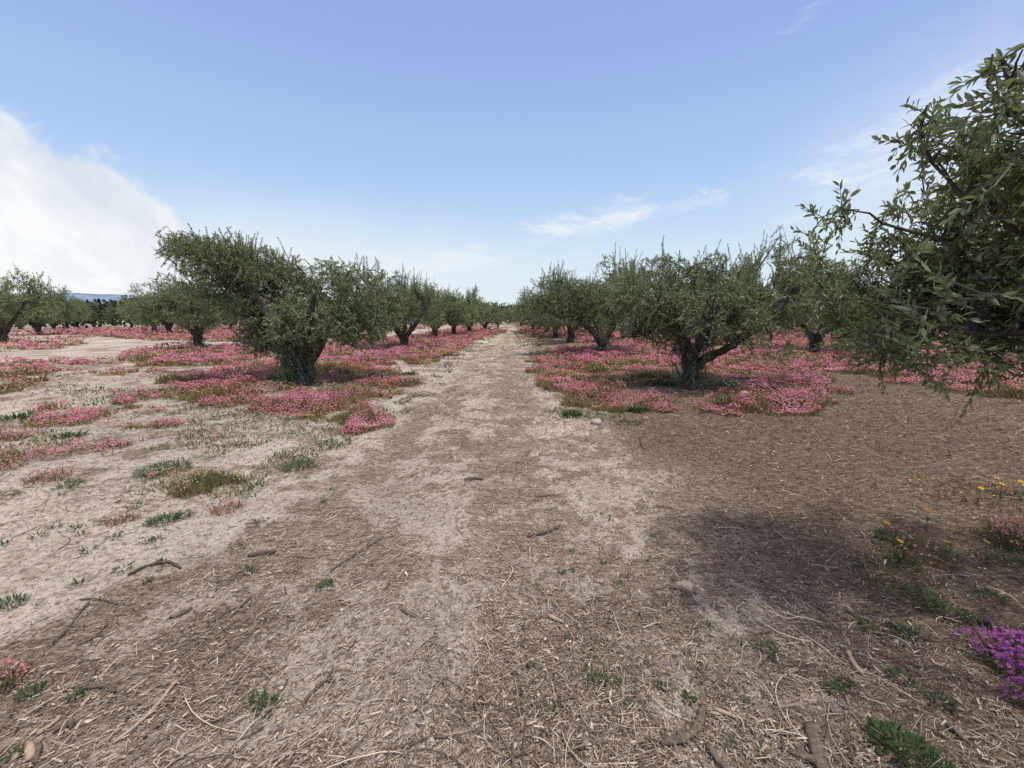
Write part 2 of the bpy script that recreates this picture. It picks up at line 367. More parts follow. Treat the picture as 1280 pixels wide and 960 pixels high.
def make_tree(seed, trunk_paths, blobs, n2=70, n3=420, ntw=2000, leaves_per=20, leaf=(.065, .017), hi=False,
              shoot=.5, twig_len=(.22, .42), suckers=0, wood_twigs=True, zmin=.55, shell=.55, fuzz=.13, gap=1.8, wr=1.0, cov=.43):
    """trunk_paths: list of (points, radii). blobs: list of (centre, radii, weight) filled with foliage.
    returns (wood mesh, leaf mesh, twig mesh or None)"""
    g = np.random.default_rng(seed)
    wood = Acc(); tw = Acc(); lv = Acc()
    nodes = []; ndir = []
    for pts, rad in trunk_paths:
        pts = np.asarray(pts, float)
        # resample smoothly
        s = np.concatenate([[0], np.cumsum(np.linalg.norm(np.diff(pts, axis=0), axis=1))])
        n = max(6, int(s[-1]/.09)); t = np.linspace(0, s[-1], n)
        P = np.stack([np.interp(t, s, pts[:, k]) for k in range(3)], 1); r = np.interp(t, s, rad)*.88
        for _ in range(3): P[1:-1] = (P[:-2]+P[1:-1]*2+P[2:])/4
        P[1:-1] += g.normal(0, .012, (n-2, 3)); r = r*(1+g.normal(0, .07, n))
        knobbly(wood, P, r, 14, g)
        T = norm(np.gradient(P, axis=0))
        for i in range(n):
            if P[i, 2] > zmin*.9 and r[i] < .4: nodes.append(P[i]); ndir.append(T[i])
    C = np.array([b[0] for b in blobs]); RR = np.array([b[1] for b in blobs]); Wt = np.array([b[2] for b in blobs], float)
    vol = RR.prod(1)**.8*Wt; vol /= vol.sum()
    def sample(n, sh=shell):
        out = []
        while sum(map(len, out)) < n:
            k = g.choice(len(C), n*2, p=vol)
            d = norm(g.normal(size=(n*2, 3))); r = g.random(n*2)**(1/(2.0+1.6*sh))*(1+np.abs(g.normal(0, fuzz, n*2)))
            p = C[k]+d*r[:, None]*RR[k]
            # leafy sprays with gaps between them
            q = (vnoise(p[:, 0]*gap+p[:, 2]*gap*.7+seed, p[:, 1]*gap-p[:, 2]*gap*.8, seed)*.5
                 + vnoise(p[:, 2]*gap*1.3+p[:, 1]*.5, p[:, 0]*gap*1.2-p[:, 1]*gap*.6+9, seed+5)*.5)
            out.append(p[(p[:, 2] > zmin+g.random(n*2)*.35) & (q > cov+g.random(n*2)*.05)])
        return np.concatenate(out)[:n]
    def grow(T, start_r, sides, nseg, store, up=.05, bend=.4):
        nonlocal nodes, ndir
        A = np.array(nodes); D = np.array(ndir)
        new = []; nd = []
        kd = kdtree.KDTree(len(A))
        for i, p in enumerate(A): kd.insert(p, i)
        kd.balance()
        for t in T:
            q = t.copy(); q[2] -= .25*np.linalg.norm(t[:2]-A[:, :2].mean(0))*.3
            _, i, dist = kd.find(q)
            a = A[i]; L_ = np.linalg.norm(t-a)
            if L_ < .08: continue
            bd = bend*max(0.0, float(np.dot(D[i], norm(t-a))))
            d0 = norm(D[i]*bd+norm(t-a)*(1-bd)+g.normal(0, .12, 3))
            P = bez(a, d0, t, nseg, up)
            P[1:-1] += g.normal(0, .012*min(L_, .6), (nseg-2, 3))
            r = wr*start_r*(.6+.5*min(L_, 1.2))*np.linspace(1, .35, nseg)
            wood.tube(P, r, sides, False, tone=.5)
            Tn = norm(np.gradient(P, axis=0))
            for j in range(1, nseg): new.append(P[j]); nd.append(Tn[j])
        nodes += new; ndir += nd
    order = sample(n2); cen = np.mean(np.array(nodes), 0)
    order = order[np.argsort(np.linalg.norm(order-cen, axis=1))]
    h = n2//3
    grow(order[:h], .030, 6, 7, True); grow(order[h:2*h], .026, 6, 7, True); grow(order[2*h:], .022, 5, 7, True)
    S3 = sample(n3); grow(S3[:n3//2], .009, 4, 6, True); grow(S3[n3//2:], .008, 4, 6, True)
    # fine leafy twigs
    T = sample(ntw, shell)
    if suckers:
        a = g.random(suckers)*2*math.pi; rr = .12+g.random(suckers)*.28
        b0 = np.asarray(trunk_paths[0][0][0], float)
        S = np.stack([b0[0]+np.cos(a)*rr, b0[1]+np.sin(a)*rr, b0[2]+.12+g.random(suckers)*1.0], 1)
        T = np.concatenate([T, S])
    A = np.array(nodes); D = np.array(ndir)
    kd = kdtree.KDTree(len(A))
    for i, p in enumerate(A): kd.insert(p, i)
    kd.balance()
    idx = np.array([kd.find(t)[1] for t in T])
    near = A[idx]; dirn = norm(T-near)
    n = len(T)
    tl = twig_len[0]+g.random(n)*(twig_len[1]-twig_len[0])
    # tips on top of the crown shoot straight up
    topness = np.clip((T[:, 2]-np.percentile(T[:, 2], 55))/.8, 0, 1)*(g.random(n) < .75)*(vnoise(T[:, 0]*2.6+seed, T[:, 1]*2.6, 77) > .60)
    hang = (g.random(n) < .22)[:, None]*np.array([0, 0, -.9])
    u = norm(dirn*.8+norm(g.normal(size=(n, 3)))*.55+np.array([0, 0, .25])+hang*(1-topness)[:, None]+topness[:, None]*np.array([0, 0, 2.2]))
    if suckers: u[-suckers:] = norm(u[-suckers:]*.5+np.array([0, 0, 1.0])); tl[-suckers:] *= .8
    tl = tl*(1+topness*shoot*(.5+g.random(n)*1.4))
    base = T-u*tl[:, None]*.45
    bendv = norm(g.normal(size=(n, 3)))*.12+np.array([0, 0, -.10])*(1-topness)[:, None]
    lp = np.maximum(6, (leaves_per*tl/np.mean(tl)).astype(int))
    rep = np.repeat(np.arange(n), lp)
    kk = np.concatenate([np.arange(c) for c in lp]); tt = .06+.94*(kk//2*2+1)/(lp[rep]+1)
    pos = base[rep]+u[rep]*(tl[rep]*tt)[:, None]+bendv[rep]*(tl[rep]*tt**2)[:, None]
    # pair azimuth alternates by 90 degrees
    ref = norm(np.cross(u, norm(g.normal(size=(n, 3))))); ref2 = np.cross(u, ref)
    ang = (kk % 2)*math.pi+(kk//2)*math.pi/2+g.normal(0, .4, len(kk))
    side = ref[rep]*np.cos(ang)[:, None]+ref2[rep]*np.sin(ang)[:, None]
    spread = .55+.35*g.random(len(kk)); spread = spread*(1.25-.6*tt)
    U = norm(u[rep]*np.cos(spread)[:, None]+side*np.sin(spread)[:, None]+g.normal(0, .1, (len(kk), 3)))
    Wd = norm(np.cross(u[rep], side)+g.normal(0, .35, (len(kk), 3))); Wd = norm(Wd-U*(U*Wd).sum(1)[:, None])
    Nn = np.cross(U, Wd)
    flip = np.where(Nn[:, 2] < 0, -1.0, 1.0)       # upper face up for most leaves
    flip = np.where(g.random(len(kk)) < .20, -flip, flip)
    Wd = Wd*flip[:, None]; Nn = np.cross(U, Wd)
    sl = leaf[0]*(.65+.6*g.random(len(kk)))*(1.05-.35*tt); sw = leaf[1]*(.8+.45*g.random(len(kk)))*(1.05-.25*tt)
    tone = np.clip(g.random(len(kk))*.55+np.repeat(g.random(n)*.4, lp), 0, 1)
    tone = np.where(g.random(len(kk)) < .004, 1.0, tone*.95)
    lv.inst(LEAF_HI if hi else LEAF_LO, pos, U, Wd, Nn, sl, sw, tone=tone)
    # twig wood: thin three-sided sticks
    if wood_twigs:
        tt5 = np.linspace(0, 1, 4)
        # attach to the branch
        for part, A0, B0 in (('a', near, base),):
            d = B0-A0; w = norm(np.cross(d, np.array([.3, .2, 1.0])))
            tmpl = ([(0, -.5, 0), (0, .5, 0), (1, .35, 0), (1, -.35, 0)], [(0, 1, 2, 3)])
            ln = np.linalg.norm(d, axis=1); ok = ln < .45
            U2 = norm(d); N2 = np.cross(U2, w)
            for ww, nn in ((w, N2), (N2, w)):
                tw.inst(tmpl, A0[ok], U2[ok], ww[ok], nn[ok], ln[ok], .007 if hi else .009, tone=.5)
        for i in range(3):
            P0 = base+u*(tl*tt5[i])[:, None]+bendv*(tl*tt5[i]**2)[:, None]
            P1 = base+u*(tl*tt5[i+1])[:, None]+bendv*(tl*tt5[i+1]**2)[:, None]
            d = P1-P0; U2 = norm(d); w = norm(np.cross(U2, np.array([.3, .2, 1.0]))); N2 = np.cross(U2, w); ln = np.linalg.norm(d, axis=1)
            tmpl = ([(0, -.5, 0), (0, .5, 0), (1, .4, 0), (1, -.4, 0)], [(0, 1, 2, 3)])
            wd = (.005-.0012*i)
            for ww, nn in ((w, N2), (N2, w)):
                tw.inst(tmpl, P0, U2, ww, nn, ln, wd, tone=.5)
    return wood.mesh('trunk', True), lv.mesh('crown'), (tw.mesh('twigs') if wood_twigs else None)

def knobbly(acc, P, r, sides, g):
    """gnarled limb: a tube whose cross-section is fluted and lumpy"""
    n = len(P); T = norm(np.gradient(P, axis=0))
    ref = np.array([1.0, .15, .1]); A = norm(np.cross(T, ref)); B = np.cross(T, A)
    a = np.linspace(0, 2*math.pi, sides, endpoint=False)
    ph = g.random(4)*6.28; s = np.arange(n)[:, None]*.35
    m = 1+.13*np.sin(3*a[None, :]+ph[0]+s*.5)+.09*np.sin(5*a[None, :]+ph[1]-s*.8)+.06*np.sin(2*a[None, :]+ph[2]+s*1.6)
    m = m*(1+g.normal(0, .035, (n, sides)))
    V = P[:, None]+(r[:, None]*m)[:, :, None]*(A[:, None]*np.cos(a)[None, :, None]+B[:, None]*np.sin(a)[None, :, None])
    i = np.arange(n-1)[:, None]*sides; j = np.arange(sides)[None, :]; k = (j+1) % sides
    q = np.stack([i+j, i+k, i+k+sides, i+j+sides], -1).reshape(-1)
    q = np.concatenate([q, (n-1)*sides+np.arange(sides)])
    acc.add(V.reshape(-1, 3), q, np.array([4]*((n-1)*sides)+[sides]), tone=np.full(n*sides, .5))

def root_tree(loc, label, group=None, rz=0, scale=1):
    o = obj('olive_tree', None, None, None, label, 'olive tree', group)
    o.location = loc; o.rotation_euler = (0, 0, rz); o.scale = (scale,)*3
    return o
def add_parts(root, meshes):
    w, l, t = meshes
    tr = obj('trunk', w, M_BARK, root)
    obj('crown', l, M_LEAF, root)
    if t is not None: obj('twigs', t, M_TWIG, root)
    return tr
def cut(root_loc, root, P, D, r):
    """pale sawn face on the stub of a pruned limb"""
    a = Acc(); D = norm(np.array(D, float)); P = np.array(P, float)-root_loc
    a.tube(np.array([P, P+D*.012]), [r, r*.96], 14, True, tone=.5)
    obj('pruning_cut', a.mesh('pruning_cut'), M_CUT, root)

G_NEAR = 'olive trees beside the track'
# --- the near tree on the left: leaning limb to the left, sawn limb on the right
def left_tree():
    Y = 9.8; B = at(373, 482); B[2] = gh(B[0], B[1])
    def P(px, py, dy=0): return at(px, py, Y+dy)-B
    base = np.array([0, 0, -.08])
    trunk = ([base, [0.0, 0, .12], P(371, 455), P(370, 440)], [.30, .25, .22, .22])
    limbL = ([P(373, 462), P(358, 435, -.1), P(346, 408, -.15), P(330, 380, -.2), P(305, 352, -.2), P(272, 335, -.2), P(246, 325, -.2)], [.17, .16, .13, .10, .075, .055, .03])
    limbR = ([P(376, 462), P(395, 437, .1), P(408, 412, .1), P(420, 388, 0), P(433, 357, -.1)], [.16, .14, .115, .10, .085])
    limbC = ([P(372, 460), P(362, 430, .7), P(366, 395, 1.1), P(372, 360, 1.3)], [.13, .10, .08, .04])
    limbF = ([P(374, 458), P(380, 425, -.6), P(388, 390, -.9), P(395, 365, -1.1)], [.11, .09, .07, .04])
    limbR2 = ([P(414, 400, .1), P(440, 385, .3), P(462, 368, .4)], [.07, .055, .03])
    def b(px, py, dy, rx, ry, rz, w=1): return (P(px, py, dy), (rx, ry, rz), w)
    blobs = [b(262, 322, -.1, .80, .8, .46, 1.3), b(230, 312, -.1, .40, .5, .30, .7), b(305, 335, .1, .72, .9, .50, 1.2), b(340, 362, .3, .62, .9, .58, 1.2),
             b(300, 378, .4, .70, .7, .50, 1.0), b(262, 358, .3, .65, .6, .34, .7), b(345, 402, .3, .70, .8, .60, 1.2), b(385, 395, -.1, .60, .9, .66, 1.3), b(367, 350, .3, .42, .7, .48, 1.0),
             b(412, 350, .4, .5, .7, .42, 1.0), b(455, 362, .2, .66, .9, .56, 1.2), b(480, 388, .2, .48, .8, .44, .9), b(448, 412, .2, .6, .8, .40, 1.1), b(405, 380, .7, .8, .8, .62, 1.0),
             b(372, 432, -.15, .42, .5, .46, 1.3), b(335, 425, .5, .6, .7, .40, 1.0), b(385, 385, 1.3, .9, .6, .6, .6), b(375, 405, -.9, .6, .45, .45, .7), b(418, 402, -.5, .5, .5, .4, .8)]
    m = make_tree(3, [trunk, limbL, limbR, limbC, limbF, limbR2], blobs, 90, 700, 5000, 22, (.066, .019), False, .6, (.18, .36), suckers=420, zmin=.42, cov=.42, gap=2.0)
    r = root_tree(B, 'near olive tree left of the track, long limb leaning left, sawn limb stub', G_NEAR)
    add_parts(r, m)
    D = P(433, 357, -.1)-P(420, 388, 0)
    cut(B, r, at(433, 357, Y-.1)+norm(D)*.005, D, .088)
left_tree()

def right_tree():
    Y = 8.9; B = at(863, 488); B[2] = gh(B[0], B[1])
    def P(px, py, dy=0): return at(px, py, Y+dy)-B
    trunk = ([np.array([0, 0, -.08]), [0, 0, .1], P(862, 462), P(862, 448)], [.24, .20, .175, .17])
    limbL = ([P(862, 456), P(857, 430), P(849, 412), P(848, 392)], [.14, .12, .11, .095])
    limbL2 = ([P(850, 400), P(862, 384, .1), P(876, 366, .2), P(885, 345, .2)], [.06, .05, .04, .025])
    limbL3 = ([P(852, 410), P(830, 385, .3), P(806, 372, .5), P(790, 365, .6)], [.07, .06, .045, .03])
    limbR = ([P(866, 458), P(885, 448, -.1), P(905, 438, -.2), P(935, 418, -.2), P(960, 395, -.1), P(984, 372, 0)], [.115, .10, .09, .08, .07, .065])
    limbR2 = ([P(940, 412), P(955, 402, -.3), P(965, 415, -.5), P(963, 440, -.6)], [.03, .022, .014, .008])
    limbR3 = ([P(975, 380), P(1000, 360, .3), P(1012, 345, .5)], [.05, .035, .02])
    limbF = ([P(864, 452), P(880, 420, -.7), P(892, 395, -1.0)], [.09, .075, .05])
    limbB = ([P(862, 452), P(850, 420, .7), P(870, 385, 1.2), P(880, 365, 1.4)], [.12, .09, .07, .04])
    def b(px, py, dy, rx, ry, rz, w=1): return (P(px, py, dy), (rx, ry, rz), w)
    blobs = [b(862, 375, .2, .9, 1.2, .62, 1.1), b(800, 385, .3, .72, 1.0, .62, 1.1), b(778, 405, .4, .5, .8, .5, .9), b(885, 340, .2, .45, .6, .40, .8),
             b(915, 370, .1, .8, 1.1, .60, 1.1), b(905, 405, -.3, .85, .9, .50, 1), b(965, 352, .3, .6, .8, .55, 1), b(1005, 350, .5, .6, .7, .6, .9),
             b(975, 385, -.1, .65, .8, .5, 1), b(965, 435, -.6, .33, .4, .42, .6), b(1020, 390, .6, .55, .7, .5, .8), b(830, 340, .3, .45, .6, .35, .6),
             b(825, 415, .3, .55, .8, .42, .8), b(880, 385, 1.4, 1.1, .6, .65, .7), b(905, 385, -1.2, .9, .5, .5, .6), b(972, 310, .2, .28, .35, .35, .5)]
    m = make_tree(5, [trunk, limbL, limbL2, limbL3, limbR, limbR2, limbR3, limbF, limbB], blobs, 90, 640, 4400, 22, (.066, .019), False, .9, (.18, .38), suckers=160, zmin=.48, cov=.40, gap=2.4)
    r = root_tree(B, 'near olive tree right of the track, low limb reaching right over pink flowers', G_NEAR)
    add_parts(r, m)
    cut(B, r, at(848, 391.5, Y), P(848, 392)-P(849, 412), .10)
    cut(B, r, at(984, 371.5, Y), P(984, 372)-P(972, 384), .07)
right_tree()

# --- the big tree whose branches enter from the right
def front_tree():
    K = .70
    B = np.array([3.25, 1.0, 0.]); B[2] = gh(B[0], B[1])
    def P(px, py, Y): return at(px, py, Y*K)-B
    trunk = ([np.array([0, 0, -.08]), [0, 0, .3], [-.05, .05, .8]], [.30, .25, .22])
    l1 = ([[0, 0, .7], [-.35, .3, 1.2], [-.75, .65, 1.55], [-1.0, .85, 1.85]], [.09, .055, .03, .012])
    l2 = ([[0, 0, .7], [-.4, -.1, 1.4], [-.8, -.05, 1.8], [-1.1, .1, 2.2]], [.10, .06, .03, .012])
    l3 = ([[0, 0, .7], [.2, .5, 1.2], [.1, 1.0, 1.6], [-.1, 1.3, 1.8]], [.10, .06, .04, .02])
    l4 = ([[0, 0, .7], [.6, -.3, 1.3], [1.0, -.5, 1.9]], [.13, .10, .05])
    l6 = ([[-.75, .65, 1.55], P(1215, 260, 2.5), P(1180, 215, 2.5), P(1152, 175, 2.5)], [.012, .009, .006, .003])
    l7 = ([[-1.1, .1, 2.2], P(1262, 190, 2.1), P(1257, 130, 2.05), P(1252, 75, 2.05)], [.012, .009, .006, .003])
    l8 = ([[-1.0, .85, 1.8], P(1140, 300, 3.0), P(1085, 275, 3.0), P(1055, 262, 3.0)], [.011, .008, .005, .0025])
    l5 = ([[-.35, .3, 1.2], [-.8, .75, 1.4], [-1.15, 1.05, 1.42], [-1.35, 1.15, 1.4]], [.03, .02, .012, .006])
    def b(px, py, Y, rx, ry, rz, w=1): return (P(px, py, Y), (rx*K, ry*K, rz*K), w)
    blobs = [b(1180, 300, 3.0, .58, .55, .42, .8), b(1260, 330, 2.6, .7, .6, .6, 1.0), b(1150, 370, 3.2, .60, .6, .36, 1.6), b(1235, 400, 2.8, .72, .6, .38, 1.6),
             b(1115, 295, 3.1, .36, .4, .26, .8), b(1172, 215, 2.5, .26, .3, .24, .5), b(1245, 205, 2.2, .22, .3, .30, .35), b(1252, 125, 2.05, .08, .10, .22, 1.5), b(1150, 175, 2.5, .17, .15, .14, 2.0), b(1068, 266, 3.0, .18, .2, .11, 2.0), b(1195, 240, 2.5, .3, .3, .2, 1.2),
             b(1300, 270, 2.5, .5, .45, .45, .5), b(1100, 350, 3.4, .42, .4, .36, 1.2), b(1180, 438, 3.0, .50, .35, .10, 1.0),
             b(1340, 330, 2.2, .8, .7, .7, .35), ((.3, .3, 2.0), (1.1, .9, .6), .35), ((.5, -.7, 2.0), (1.0, .8, .6), .12), ((-.1, 1.2, 1.8), (.8, .5, .5), .5)]
    m = make_tree(8, [trunk, l1, l2, l3, l4, l5, l6, l7, l8], blobs, 150, 760, 2400, 14, (.051, .016), True, .2, (.13, .24), zmin=1.05, shell=.3, fuzz=.2, gap=4.0, wr=.42)
    r = root_tree(B, 'large close olive tree at the right edge with leafy branches reaching into the picture', None)
    add_parts(r, m)
    w = Acc(); lv = Acc()
    a0 = P(1130, 425, 3.0); pts = bez(a0, norm(np.array([.3, 0, -.8])), P(1185, 492, 2.9), 9)
    w.tube(pts, np.linspace(.006, .002, 9), 5, True, tone=.5)
    g = np.random.default_rng(2); k = 36; t = g.random(k)*.6+.4
    i = (t*8).astype(int).clip(0, 7); f = (t*8-i)[:, None]; pos = pts[i]*(1-f)+pts[i+1]*f
    T = norm(pts[i+1]-pts[i]); s = norm(g.normal(size=(k, 3))); U = norm(T+s*.9); W = norm(np.cross(U, s)); Nn = np.cross(U, W)
    lv.inst(LEAF_HI, pos, U, W, Nn, .052, .016, tone=g.random(k)*.9)
    d = obj('drooping_branch', w.mesh('drooping_branch', True), M_TWIG, r); obj('leaves', lv.mesh('leaves'), M_LEAF, d)
front_tree()

# --- the rest of the orchard: a few grown trees, copied
def generic(seed, lo=False):
    g = np.random.default_rng(seed)
    nl = int(g.integers(3, 5)); th = .45+g.random()*.25
    paths = [([[0, 0, -.08], [0, 0, .1], [g.normal(0, .05), g.normal(0, .05), th*.6], [g.normal(0, .06), g.normal(0, .06), th]], [.26, .21, .18, .18])]
    blobs = []; a0 = g.random()*6.28
    for k in range(nl):
        a = a0+k*2*math.pi/nl+g.normal(0, .25); d = np.array([math.cos(a), math.sin(a), 0]); L_ = 1.15+g.random()*.75
        top = 1.7+g.random()*1.0
        p = [np.array([0, 0, th*.8]), d*.35+[0, 0, th+.35], d*L_*.55+[0, 0, th+.8], d*L_+[0, 0, top]]
        paths.append((p, [.14, .12, .09, .045]))
        blobs.append((d*(L_-.15)+np.array([0, 0, top-.05]), (.98, .98, .72), 1.1))
        blobs.append((d*(L_+.15)+np.array([0, 0, top-.65]), (.95, .95, .6), .9))
        if g.random() < .7: blobs.append((d*(L_*.8)+np.array([g.normal(0, .3), g.normal(0, .3), top+.55]), (.6, .6, .55), .6))
    blobs.append((np.array([0, 0, 2.05]), (1.2, 1.2, .65), .8)); blobs.append((np.array([0, 0, 1.35]), (.9, .9, .5), .5))
    if lo: return make_tree(seed, paths, blobs, 40, 120, 1500, 12, (.13, .045), False, .8, (.25, .5), wood_twigs=False, zmin=.55)
    return make_tree(seed, paths, blobs, 70, 340, 3300, 19, (.080, .0245), False, .9, (.2, .42), suckers=60, zmin=.52)
HI = [generic(s) for s in (21, 22, 23, 24, 25)]
LO = [generic(s, True) for s in (31, 32, 33, 34, 35)]
ntree = 0; placed = [(-4.74, 9.8), (3.9, 8.9), (3.25, 1.0)]
def tree_at(x, y, label, group, scale=None, rz=None, var=None):
    global ntree
    for a, b in placed:
        if math.hypot(a-x, b-y) < 4.2: return False
    placed.append((x, y))
    d = math.hypot(x, y); ntree += 1
    pool = HI if d < 34 else LO
    ms = pool[ntree % 5] if var is None else pool[var]
    r = root_tree((x, y, float(gh(x, y))), label, group, rng.random()*6.28 if rz is None else rz,
                  (1.0+rng.normal(0, .06)) if scale is None else scale)
    add_parts(r, ms)
    return True
ORD = ['', 'first', 'second', 'third', 'fourth', 'fifth', 'sixth', 'seventh', 'eighth', 'ninth', 'tenth', 'eleventh', 'twelfth', 'thirteenth']
GL = 'olive trees in the row left of the track'; GR = 'olive trees in the row right of the track'
k = 2
for px, py, sc in ((505, 437, 1.0), (544, 424, 1.05), (568, 419.5, 1.12), (586, 416.7, 1.1), (598, 415, 1.1), (606, 413.6, 1.05)):
    p = at(px, py); tree_at(p[0], p[1], ORD[k]+' olive tree along the row on the left side of the dirt track', GL, sc); k += 1
k = 2
for px, py, sc in ((752, 444, 1.08), (713, 429, 1.1), (694, 422.5, 1.1), (683, 418.5, 1.12), (673, 415.8, 1.08), (666, 414, 1.05), (659, 412.8, 1.05)):
    p = at(px, py); tree_at(p[0], p[1], ORD[k]+' olive tree along the row on the right side of the dirt track', GR, sc); k += 1
# trees closing the end of the track
for x, y in ((-1.2, 68), (2.6, 71), (-4.8, 67), (6.8, 69)):
    tree_at(x, y, 'small distant olive tree closing off the far end of the track', 'olive trees at the far end of the track', 1.0)
lefts = [((250, 436), 'olive tree behind the leaning limb, forked trunk above a pink flower bed'), ((212, 418.5), 'right one of two close trunks seen left of the leaning limb'),
         ((193, 415), 'left one of two close trunks seen left of the leaning limb'), ((8, 428), 'dark olive tree cut by the left edge of the picture'),
         ((49, 418.5), 'low leafy olive tree second from the left edge'), ((68, 412.5), 'olive tree with dark trunk third from the left edge'),
         ((85, 411), 'olive tree with dark trunk fourth from the left edge'), ((97, 410), 'farther olive tree right of the left edge group, beside the hill gap')]
GB = 'olive trees standing in the field left of the first row'
for (p, lb) in lefts:
    q = at(*p); tree_at(q[0], q[1], lb, GB, 1.0 if p[0] == 250 else 1.18)
for p in ((28, 414), (118, 408.6), (140, 408.4), (0, 411), (165, 409.5), (225, 411)):
    q = at(*p); tree_at(q[0], q[1], 'small distant olive tree in the gap behind the left edge group', GB, 1.1)
rights = [((1019, 441), 'olive tree with short forked trunk seen past the low right limb'), ((1060, 427), 'farther olive trunk showing below the close branches on the right')]
GC = 'olive trees standing in the field right of the first row'
for (p, lb) in rights:
    q = at(*p); tree_at(q[0], q[1], lb, GC, 1.12)
# remaining trees of the plantation, rows 9.2 m apart
rr_ = 0
for row in range(1, 9):
    for sgn in (-1, 1):
        x0 = -4.7-9.2*row if sgn < 0 else 3.9+9.2*row
        side = 'left' if sgn < 0 else 'right'; c = 0
        for j in range(1, 8):
            y = 6.5+9.0*j+(row % 3)*1.7+rng.normal(0, .4); x = x0+rng.normal(0, .3)
            ang = math.degrees(math.atan2(x, y))
            if abs(ang) > 56 or y > 68: continue
            if sgn < 0 and (y < 47 or -47.5 < ang < -38): continue
            if sgn > 0 and y < 24: continue
            c += 1
            tree_at(x, y, 'partly hidden olive tree in the '+ORD[row+1]+' row '+side+' of the track',
                    'olive trees in the '+ORD[row+1]+' row '+side+' of the track')

# far woods closing the horizon
def far_wood():
    a = Acc(); g = np.random.default_rng(77); n = 60000
    az = g.uniform(-1.25, 1.25, n); d = g.uniform(85, 150, n)
    x = d*np.sin(az); y = d*np.cos(az)
    top = 3.0+1.4*fbm(x*.12, y*.12, 7, 3)+2.0*sstep(.5, .7, fbm(x*.04, y*.04, 17, 2))
    z = top*(g.random(n)**.6)
    c = np.mod(x, 8)-4
    U = norm(g.normal(size=(n, 3))); W = norm(np.cross(U, g.normal(size=(n, 3)))); Nn = np.cross(U, W)
    a.inst(LEAF_LO, np.stack([x, y, z], 1), U, W, Nn, .75, .45, tone=np.clip(.2+g.random(n)*.6, 0, 1))
    obj('far_woodland', a.mesh('far_woodland'), M_FAR, label='distant band of dark green trees along the horizon', cat='woodland', kind='stuff')
far_wood()

# ------------------------------------------------------------------ mulch
CHIP = ([(0, -.5, 0), (0, .5, 0), (.04, 0, .42), (.96, .1, .42), (1, -.35, 0), (1, .4, 0)], [(0, 2, 3, 4), (1, 5, 3, 2)])
SPLIT = ([(0, -.2, .1), (.06, .45, .12), (.5, .5, .22), (.95, .15, .15), (1, -.2, .1), (.45, -.5, .2)], [(0, 5, 2, 1), (5, 4, 3, 2)])
def chips(name, label, cat, n, rmin, rmax, amin, amax, seed, sizef, template, prob, tonef, mat=None):
    g = np.random.default_rng(seed)
    r = np.exp(g.uniform(math.log(rmin), math.log(rmax), n)); az = g.uniform(amin, amax, n)
    x = r*np.sin(az); y = r*np.cos(az)
    keep = g.random(n) < prob(x, y, r, g); x, y, r = x[keep], y[keep], r[keep]; n = len(x)
    an = g.random(n)*math.pi*2
    # loosely combed along the raking direction on the left
    comb = (x < -.4) & (g.random(n) < .55); an = np.where(comb, .95+g.normal(0, .5, n), an)
    tl = g.normal(0, .24, n)
    U = np.stack([np.cos(an)*np.cos(tl), np.sin(an)*np.cos(tl), np.sin(tl)], 1)
    W = norm(np.cross(np.array([0, 0, 1.0]), U)+g.normal(0, .25, (n, 3))); Nn = norm(np.cross(U, W))
    sl, sw = sizef(r, g, n)
    z = gh(x, y)+g.random(n)*.012+np.abs(np.sin(tl))*sl*.45
    a = Acc(); P = np.stack([x, y, z], 1)-U*sl[:, None]*.5
    a.inst(template, P, U, W, Nn, sl, sw, tone=tonef(x, y, r, g, n))
    return obj(name, a.mesh(name), mat or M_CHIP, label=label, cat=cat, kind='stuff')
def psize(r, g, n):
    s = np.maximum(1, r/3.2)**.75
    return np.clip(np.exp(g.normal(math.log(.018), .62, n)), .005, .12)*s, np.clip(np.exp(g.normal(math.log(.0027), .42, n)), .0012, .008)*s
def tone0(x, y, r, g, n):
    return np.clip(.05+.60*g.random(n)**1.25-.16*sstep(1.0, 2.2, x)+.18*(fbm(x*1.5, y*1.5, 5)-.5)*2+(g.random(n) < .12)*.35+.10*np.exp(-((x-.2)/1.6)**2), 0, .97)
chips('wood_mulch', 'brown layer of chipped olive prunings covering track and ground', 'mulch', 430000, .75, 22, -1.12, 1.12, 5, psize, CHIP,
      lambda x, y, r, g: (.10+.9*mulch(x, y))*(1-.7*flower(x, y)), tone0)
chips('wood_splinters', 'pale flat split wood flakes mixed into the mulch', 'wood flakes', 16000, .75, 14, -1.12, 1.12, 6,
      lambda r, g, n: (np.clip(np.exp(g.normal(math.log(.019), .5, n)), .007, .06)*np.maximum(1, r/4)**.6, np.clip(np.exp(g.normal(math.log(.006), .4, n)), .003, .016)*np.maximum(1, r/4)**.6),
      SPLIT, lambda x, y, r, g: (.08+.9*mulch(x, y))*(1-.7*flower(x, y)), lambda x, y, r, g, n: np.clip(.42+.42*g.random(n)+(g.random(n) < .1)*.2, 0, 1))
